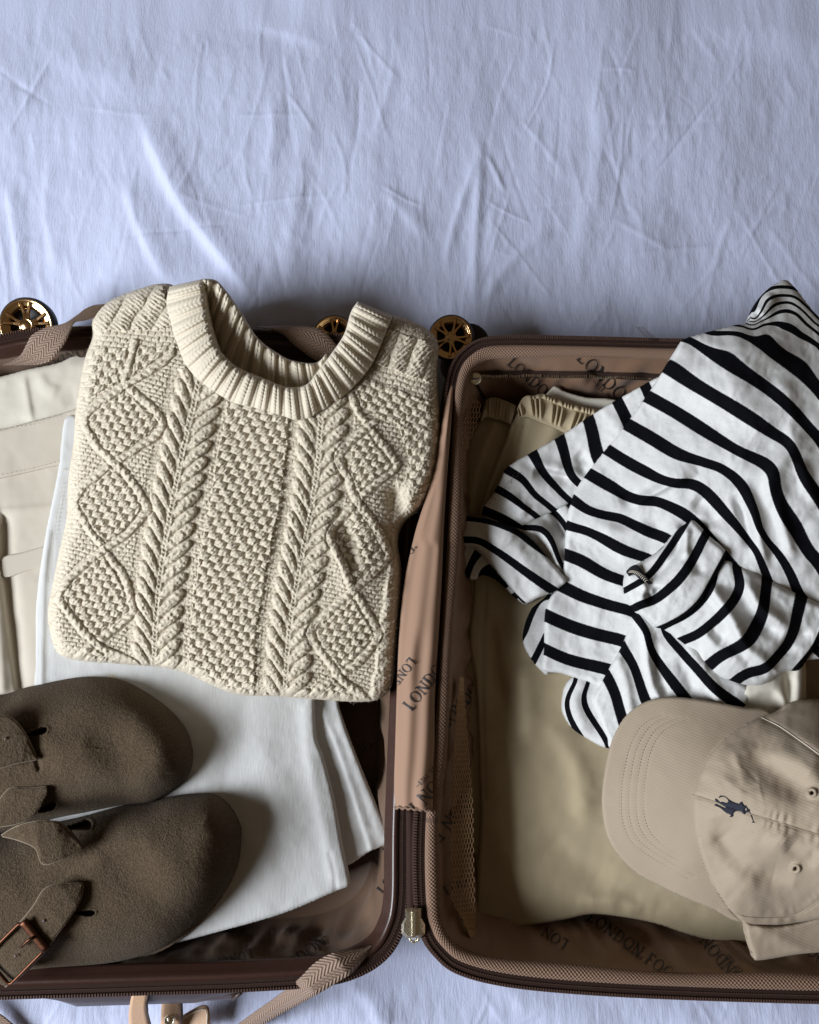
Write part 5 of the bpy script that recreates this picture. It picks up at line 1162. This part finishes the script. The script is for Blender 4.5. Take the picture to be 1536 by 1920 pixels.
# second sleeve gathered on top
S2D = [(3, [(1381, 1064), (1388, 1096), (1378, 1122), (1358, 1146), (1330, 1172), (1300, 1193), (1274, 1203)]), (4, [(1438, 1086), (1432, 1135), (1426, 1160), (1407, 1194), (1395, 1212), (1370, 1221), (1341, 1237), (1327, 1251)]),
       (5, [(1503, 1120), (1492, 1166), (1483, 1200), (1461, 1225), (1448, 1246), (1426, 1257), (1401, 1262), (1378, 1278)]), (6, [(1550, 1170), (1536, 1204), (1524, 1222), (1500, 1250)]), (2, [(1340, 1068), (1336, 1090), (1318, 1124), (1287, 1152), (1245, 1174)])]
sleeve_patch('sleeve', [(1345, 1060), (1362, 1049), (1390, 1060), (1426, 1078), (1492, 1112), (1540, 1134), (1570, 1165), (1540, 1204), (1520, 1228), (1499, 1256), (1472, 1259), (1441, 1279), (1412, 1286), (1370, 1277), (1336, 1260), (1299, 1224), (1262, 1194), (1240, 1176), (1260, 1140), (1300, 1090)],
             cloth_z([(1360, 1055, 0.138), (1440, 1090, 0.139), (1540, 1150, 0.140), (1500, 1250, 0.127), (1410, 1280, 0.126), (1300, 1220, 0.127), (1250, 1175, 0.127), (1400, 1150, 0.146), (1450, 1200, 0.143)], 12, 0.010,
                     [([(1340, 1110), (1370, 1160), (1400, 1215), (1440, 1250)], 0.007, 15, 10), ([(1370, 1090), (1400, 1140), (1430, 1170), (1470, 1190)], -0.006, 12, 16, 1), ([(1395, 1075), (1420, 1130), (1450, 1160), (1490, 1180)], 0.005, 14, 12, 1), ([(1310, 1170), (1345, 1215), (1400, 1250)], 0.004, 14, 14, 1), ([(1460, 1230), (1490, 1200), (1520, 1180)], -0.005, 12, 12, 1), ([(1330, 1180), (1360, 1200)], -0.004, 10, 10, 1)], 0.0010, 36, 15), S2D, duty=0.19, skirt=0.02)
CUF = [(0, [(1273, 1001), (1253, 1032), (1214, 1081)]), (1, [(1324, 1001), (1310, 1029), (1287, 1069), (1259, 1100), (1219, 1129), (1194, 1137)]), (2, [(1362, 1050), (1345, 1080), (1320, 1126), (1288, 1158), (1244, 1182)]), (-1, [(1236, 985), (1210, 1025), (1180, 1060)])]
sleeve_patch('cuff', [(1302, 976), (1330, 1004), (1361, 1032), (1356, 1058), (1336, 1092), (1310, 1132), (1282, 1157), (1240, 1178), (1205, 1155), (1184, 1133), (1171, 1098), (1177, 1070), (1194, 1058), (1236, 1032), (1265, 998), (1287, 981)],
             cloth_z([(1302, 980, 0.142), (1355, 1040, 0.146), (1300, 1130, 0.146), (1240, 1170, 0.141), (1180, 1110, 0.140), (1195, 1062, 0.138), (1260, 1010, 0.139), (1270, 1080, 0.152)], 10, 0.010,
                     [([(1275, 995), (1270, 1030), (1240, 1070), (1215, 1095)], -0.007, 9, 12, 1), ([(1290, 985), (1285, 1020), (1290, 1050)], 0.004, 8, 10, 1), ([(1205, 1110), (1225, 1120), (1240, 1100)], -0.007, 10, 10, 1), ([(1195, 1085), (1210, 1105), (1205, 1130)], 0.005, 7, 9, 1), ([(1300, 1040), (1315, 1080)], -0.003, 12, 12, 1)], 0.0007, 30, 25), CUF, duty=0.18, skirt=0.02)
ov = strip('overlock_seam', [(1176, 1072), (1184, 1062), (1196, 1060), (1212, 1080), (1224, 1094)], [(1182, 1080), (1190, 1076), (1196, 1080), (1204, 1092), (1212, 1098)], lambda t, s, px, py: 0.1445 + 0.002 * np.sin(s * 3.14) - 0.001 * t - sink(px, py), M['black_knit'], ss, nt=30, ns=8, thick=0.004)
for k in range(12):
    t = k / 11; x = 1182 + 30 * t; y = 1070 + 18 * t ** 1.3 - 4 * math.sin(t * 3)
    tube('overlock_stitch', P([x - 3, x, x + 4], [y + 4, y, y + 1], 0.1475 - float(sink(x, y))), 0.00035, M['palethread'], ov, ns=5)

# ---- the cap
cloth_z = _cz
cp = thing('baseball_cap', 'khaki cotton baseball cap with small navy embroidered emblem on folded trousers', 'cap', tuple(P(1400, 1560, 0.09)))
BRIM = [(1446, 1336), (1398, 1327), (1351, 1318), (1300, 1310), (1268, 1307), (1234, 1309), (1202, 1320), (1173, 1343), (1151, 1381), (1139, 1422), (1131, 1470), (1129, 1508), (1134, 1549), (1145, 1581), (1167, 1612), (1199, 1641), (1240, 1663), (1287, 1685), (1335, 1704), (1388, 1728), (1440, 1700), (1460, 1550), (1470, 1400)]
BZ = tps([(1446, 1340), (1300, 1312), (1200, 1325), (1150, 1390), (1131, 1500), (1150, 1590), (1240, 1660), (1388, 1728), (1300, 1500), (1220, 1500), (1400, 1500), (1300, 1400), (1300, 1620)],
         [0.128, 0.128, 0.125, 0.124, 0.124, 0.119, 0.116, 0.113, 0.148, 0.139, 0.150, 0.143, 0.137])
BZ0 = BZ; BZ = lambda x, y: BZ0(x, y) - 0.75 * sink(x, y)
def brim_stitch(k):
    a = [(1195 + 14 * k, 1372 + 2 * k), (1178 + 14 * k, 1410), (1168 + 14 * k, 1460), (1165 + 14 * k, 1508), (1169 + 14 * k, 1545 - k), (1184 + 14 * k, 1578 - 3 * k), (1210 + 14 * k, 1600 - 3 * k), (1245 + 14 * k, 1622 - 4 * k), (1290 + 12 * k, 1648 - 6 * k)]
    return [(1240 + 16 * k, 1340 + 3 * k), (1214 + 15 * k, 1352 + 3 * k)] + a
STL = [brim_stitch(k) for k in range(4)]
brim = patch('brim', BRIM, cloth_z(BZ, 5, 0.003, [(s, -0.0003, 3.0) for s in STL], 0.0005, 70, 3), M['cap'], cp, step=2.4, skirt=0.0035, tuck=2)
for s in STL: stitch_line(s, lambda x, y: BZ(x, y) - 0.0003, M['khakithread'], brim, dash=3.4, gap=2.6, w=0.0004, h=0.0004)
CROWN = [(1442, 1340), (1420, 1349), (1398, 1359), (1374, 1374), (1351, 1392), (1334, 1410), (1322, 1430), (1306, 1470), (1300, 1501), (1302, 1549), (1313, 1598), (1335, 1653), (1360, 1695), (1385, 1724), (1414, 1738), (1500, 1730), (1600, 1700), (1720, 1600), (1720, 1420), (1640, 1340), (1560, 1314), (1510, 1312), (1482, 1320), (1462, 1334)]
CZ = tps([(1442, 1340), (1351, 1392), (1300, 1500), (1335, 1650), (1400, 1735), (1500, 1735), (1500, 1312), (1600, 1330), (1400, 1450), (1400, 1550), (1400, 1650), (1480, 1500), (1480, 1620), (1470, 1420), (1560, 1500), (1560, 1650), (1700, 1500), (1536, 1400)],
         [0.135, 0.149, 0.153, 0.142, 0.122, 0.120, 0.126, 0.125, 0.178, 0.182, 0.163, 0.198, 0.182, 0.178, 0.206, 0.184, 0.180, 0.186])
CZ0 = CZ; CZ = lambda x, y: CZ0(x, y) - 0.75 * sink(x, y)
SEAM = [(1300, 1490), (1345, 1505), (1420, 1530), (1480, 1548), (1560, 1572), (1640, 1590)]
SIDE = [(1428, 1346), (1461, 1362), (1499, 1388), (1536, 1415), (1580, 1450)]
LOW = [(1385, 1715), (1414, 1720), (1477, 1719), (1506, 1709), (1536, 1688), (1580, 1650)]
def pucker(x, y, d):
    z = 0
    for pl, st, amp in ((SEAM, 0.35, 0.0009), (LOW, 0.0, 0.0006)):
        dd, _, _, ar, sd = seg_dist(x, y, cr(pl, n=6), want='all')
        z = z + amp * np.cos(2 * math.pi * (ar / 17 + 0.5 * np.sin(ar / 23) + 0.25 * np.sign(sd))) * np.exp(-((dd - 9) / 9) ** 2) * (0.6 + 0.5 * np.sin(ar / 13 + 1)) * np.clip((ar - (120 if st else 20)) / 40, 0, 1)
    for cx, cy in ((1523, 1487), (1492, 1628)):
        r = np.hypot(x - cx, y - cy); z = z + 0.0016 * np.exp(-((r - 8) / 3) ** 2) - 0.006 * np.exp(-(r / 3) ** 4)
    return z
crown = patch('crown', CROWN, cloth_z(CZ, 8, 0.006, [(SEAM, -0.0014, 3.5), (SIDE, -0.0014, 4.0), (LOW, -0.0012, 3.5), ([(1372, 1395), (1390, 1440), (1400, 1480)], 0.004, 26, 12, 1), ([(1385, 1480), (1420, 1440), (1480, 1470), (1536, 1500)], -0.009, 34, 30, 1),
                          ([(1345, 1530), (1365, 1580), (1410, 1625), (1490, 1650)], -0.011, 32, 24, 1), ([(1440, 1560), (1500, 1600), (1560, 1620)], 0.008, 26, 24, 1), ([(1440, 1400), (1490, 1430), (1540, 1460)], 0.006, 24, 20, 1), ([(1470, 1580), (1510, 1610), (1540, 1612)], -0.007, 16, 14, 1)], 0.0016, 50, 12, extra=pucker), M['cap'], cp, step=2.4, skirt=0.014)
crown_z = None
patch('sweatband', [(1392, 1724), (1420, 1735), (1480, 1735), (1560, 1715), (1620, 1700), (1620, 1780), (1536, 1786), (1493, 1790), (1423, 1801), (1413, 1792), (1402, 1757), (1399, 1738)], cloth_z([(1400, 1740, 0.124), (1420, 1800, 0.108), (1560, 1780, 0.110), (1560, 1720, 0.124)], 7, 0.004, [([(1430, 1745), (1490, 1775), (1530, 1790)], 0.003, 14, 14)], 0.0008, 40, 6), M['cap'], cp, skirt=0.012)
bC = bvh_of(crown)
def on_crown(pts, lift): return np.array([hit(bC, px, py, lift) for px, py in pts])
for pl, m in ((SEAM, 'khakithread'), (SIDE, 'palethread'), (LOW, 'khakithread')):
    q = resample(cr(pl, n=6), 60); q = q[q[:, 0] < 1600]
    w = [hit(bC, a, b, 0.0002) for a, b in q]; w = np.array([k for k in w if k is not None])
    tube('seam', w, 0.0005, M[m], crown, ns=5)
# embroidered emblem: rider leaning over a horse, mallet swung back
def emblem():
    S = lambda pts: [(1300 + a * 0.15365, 1420 + b * 0.15365) for a, b in pts]
    shapes = [
        [(270, 500), (300, 515), (330, 545), (360, 540), (400, 556), (430, 545), (425, 520), (400, 492), (368, 482), (335, 490), (320, 500), (312, 488), (330, 468), (370, 470), (405, 485), (440, 515), (480, 540), (520, 556), (560, 566), (580, 545), (600, 538), (606, 560), (630, 590), (648, 585), (655, 605), (640, 622), (632, 640), (650, 660), (655, 680), (625, 700), (605, 685), (590, 668), (560, 660), (530, 658), (505, 668), (490, 690), (494, 710), (480, 726), (450, 728), (445, 716), (465, 706), (440, 690), (410, 682), (380, 660), (350, 632), (320, 612), (290, 600), (265, 592), (262, 576), (280, 572), (310, 585), (350, 605), (390, 622), (400, 610), (375, 600), (345, 580), (320, 560), (290, 545), (270, 525)],
        [(648, 612), (662, 606), (672, 628), (692, 636), (698, 652), (685, 668), (660, 668), (640, 652), (655, 640)],
        [(685, 660), (696, 668), (715, 715), (735, 765), (742, 785), (762, 790), (750, 798), (715, 796), (718, 788), (732, 784), (722, 760), (702, 712)]]
    for k, sh in enumerate(shapes):
        pl = S(sh); pa = np.array(pl); x0, y0 = pa.min(0); x1, y1 = pa.max(0); st = 0.8
        xs = np.arange(x0 - st, x1 + 2 * st, st); ys = np.arange(y0 - st, y1 + 2 * st, st); X, Y = np.meshgrid(xs, ys, indexing='ij'); ins = inside(X, Y, pa)
        f = gridfaces(*X.shape); f = f[(ins.ravel()[f].sum(1) >= 2)]; us = np.unique(f); rm = np.full(X.size, -1); rm[us] = np.arange(len(us))
        x, y, i = X.ravel()[us], Y.ravel()[us], ins.ravel()[us]; d, nx, ny = seg_dist(x, y, pa, True)
        x = np.where(i, x, nx); y = np.where(i, y, ny); d = np.where(i, d, 0)
        V = np.array([hit(bC, a, b, 0.0004 + 0.0009 * min(1, c / 2.0)) for a, b, c in zip(x, y, d)])
        mesh('emblem', V, rm[f][:, ::-1], M['navy'], crown, uv=V[:, :2], label='navy embroidered horse and rider')
emblem()
for cx, cy in ((1523, 1487), (1492, 1628)):
    th = np.linspace(0, 2 * math.pi, 20, endpoint=False)
    w = [hit(bC, cx + 7 * math.cos(a), cy + 7 * math.sin(a), 0.0003) for a in th]
    tube('eyelet', np.array(w), 0.0013, M['cap'], crown, ns=6, closed=True)
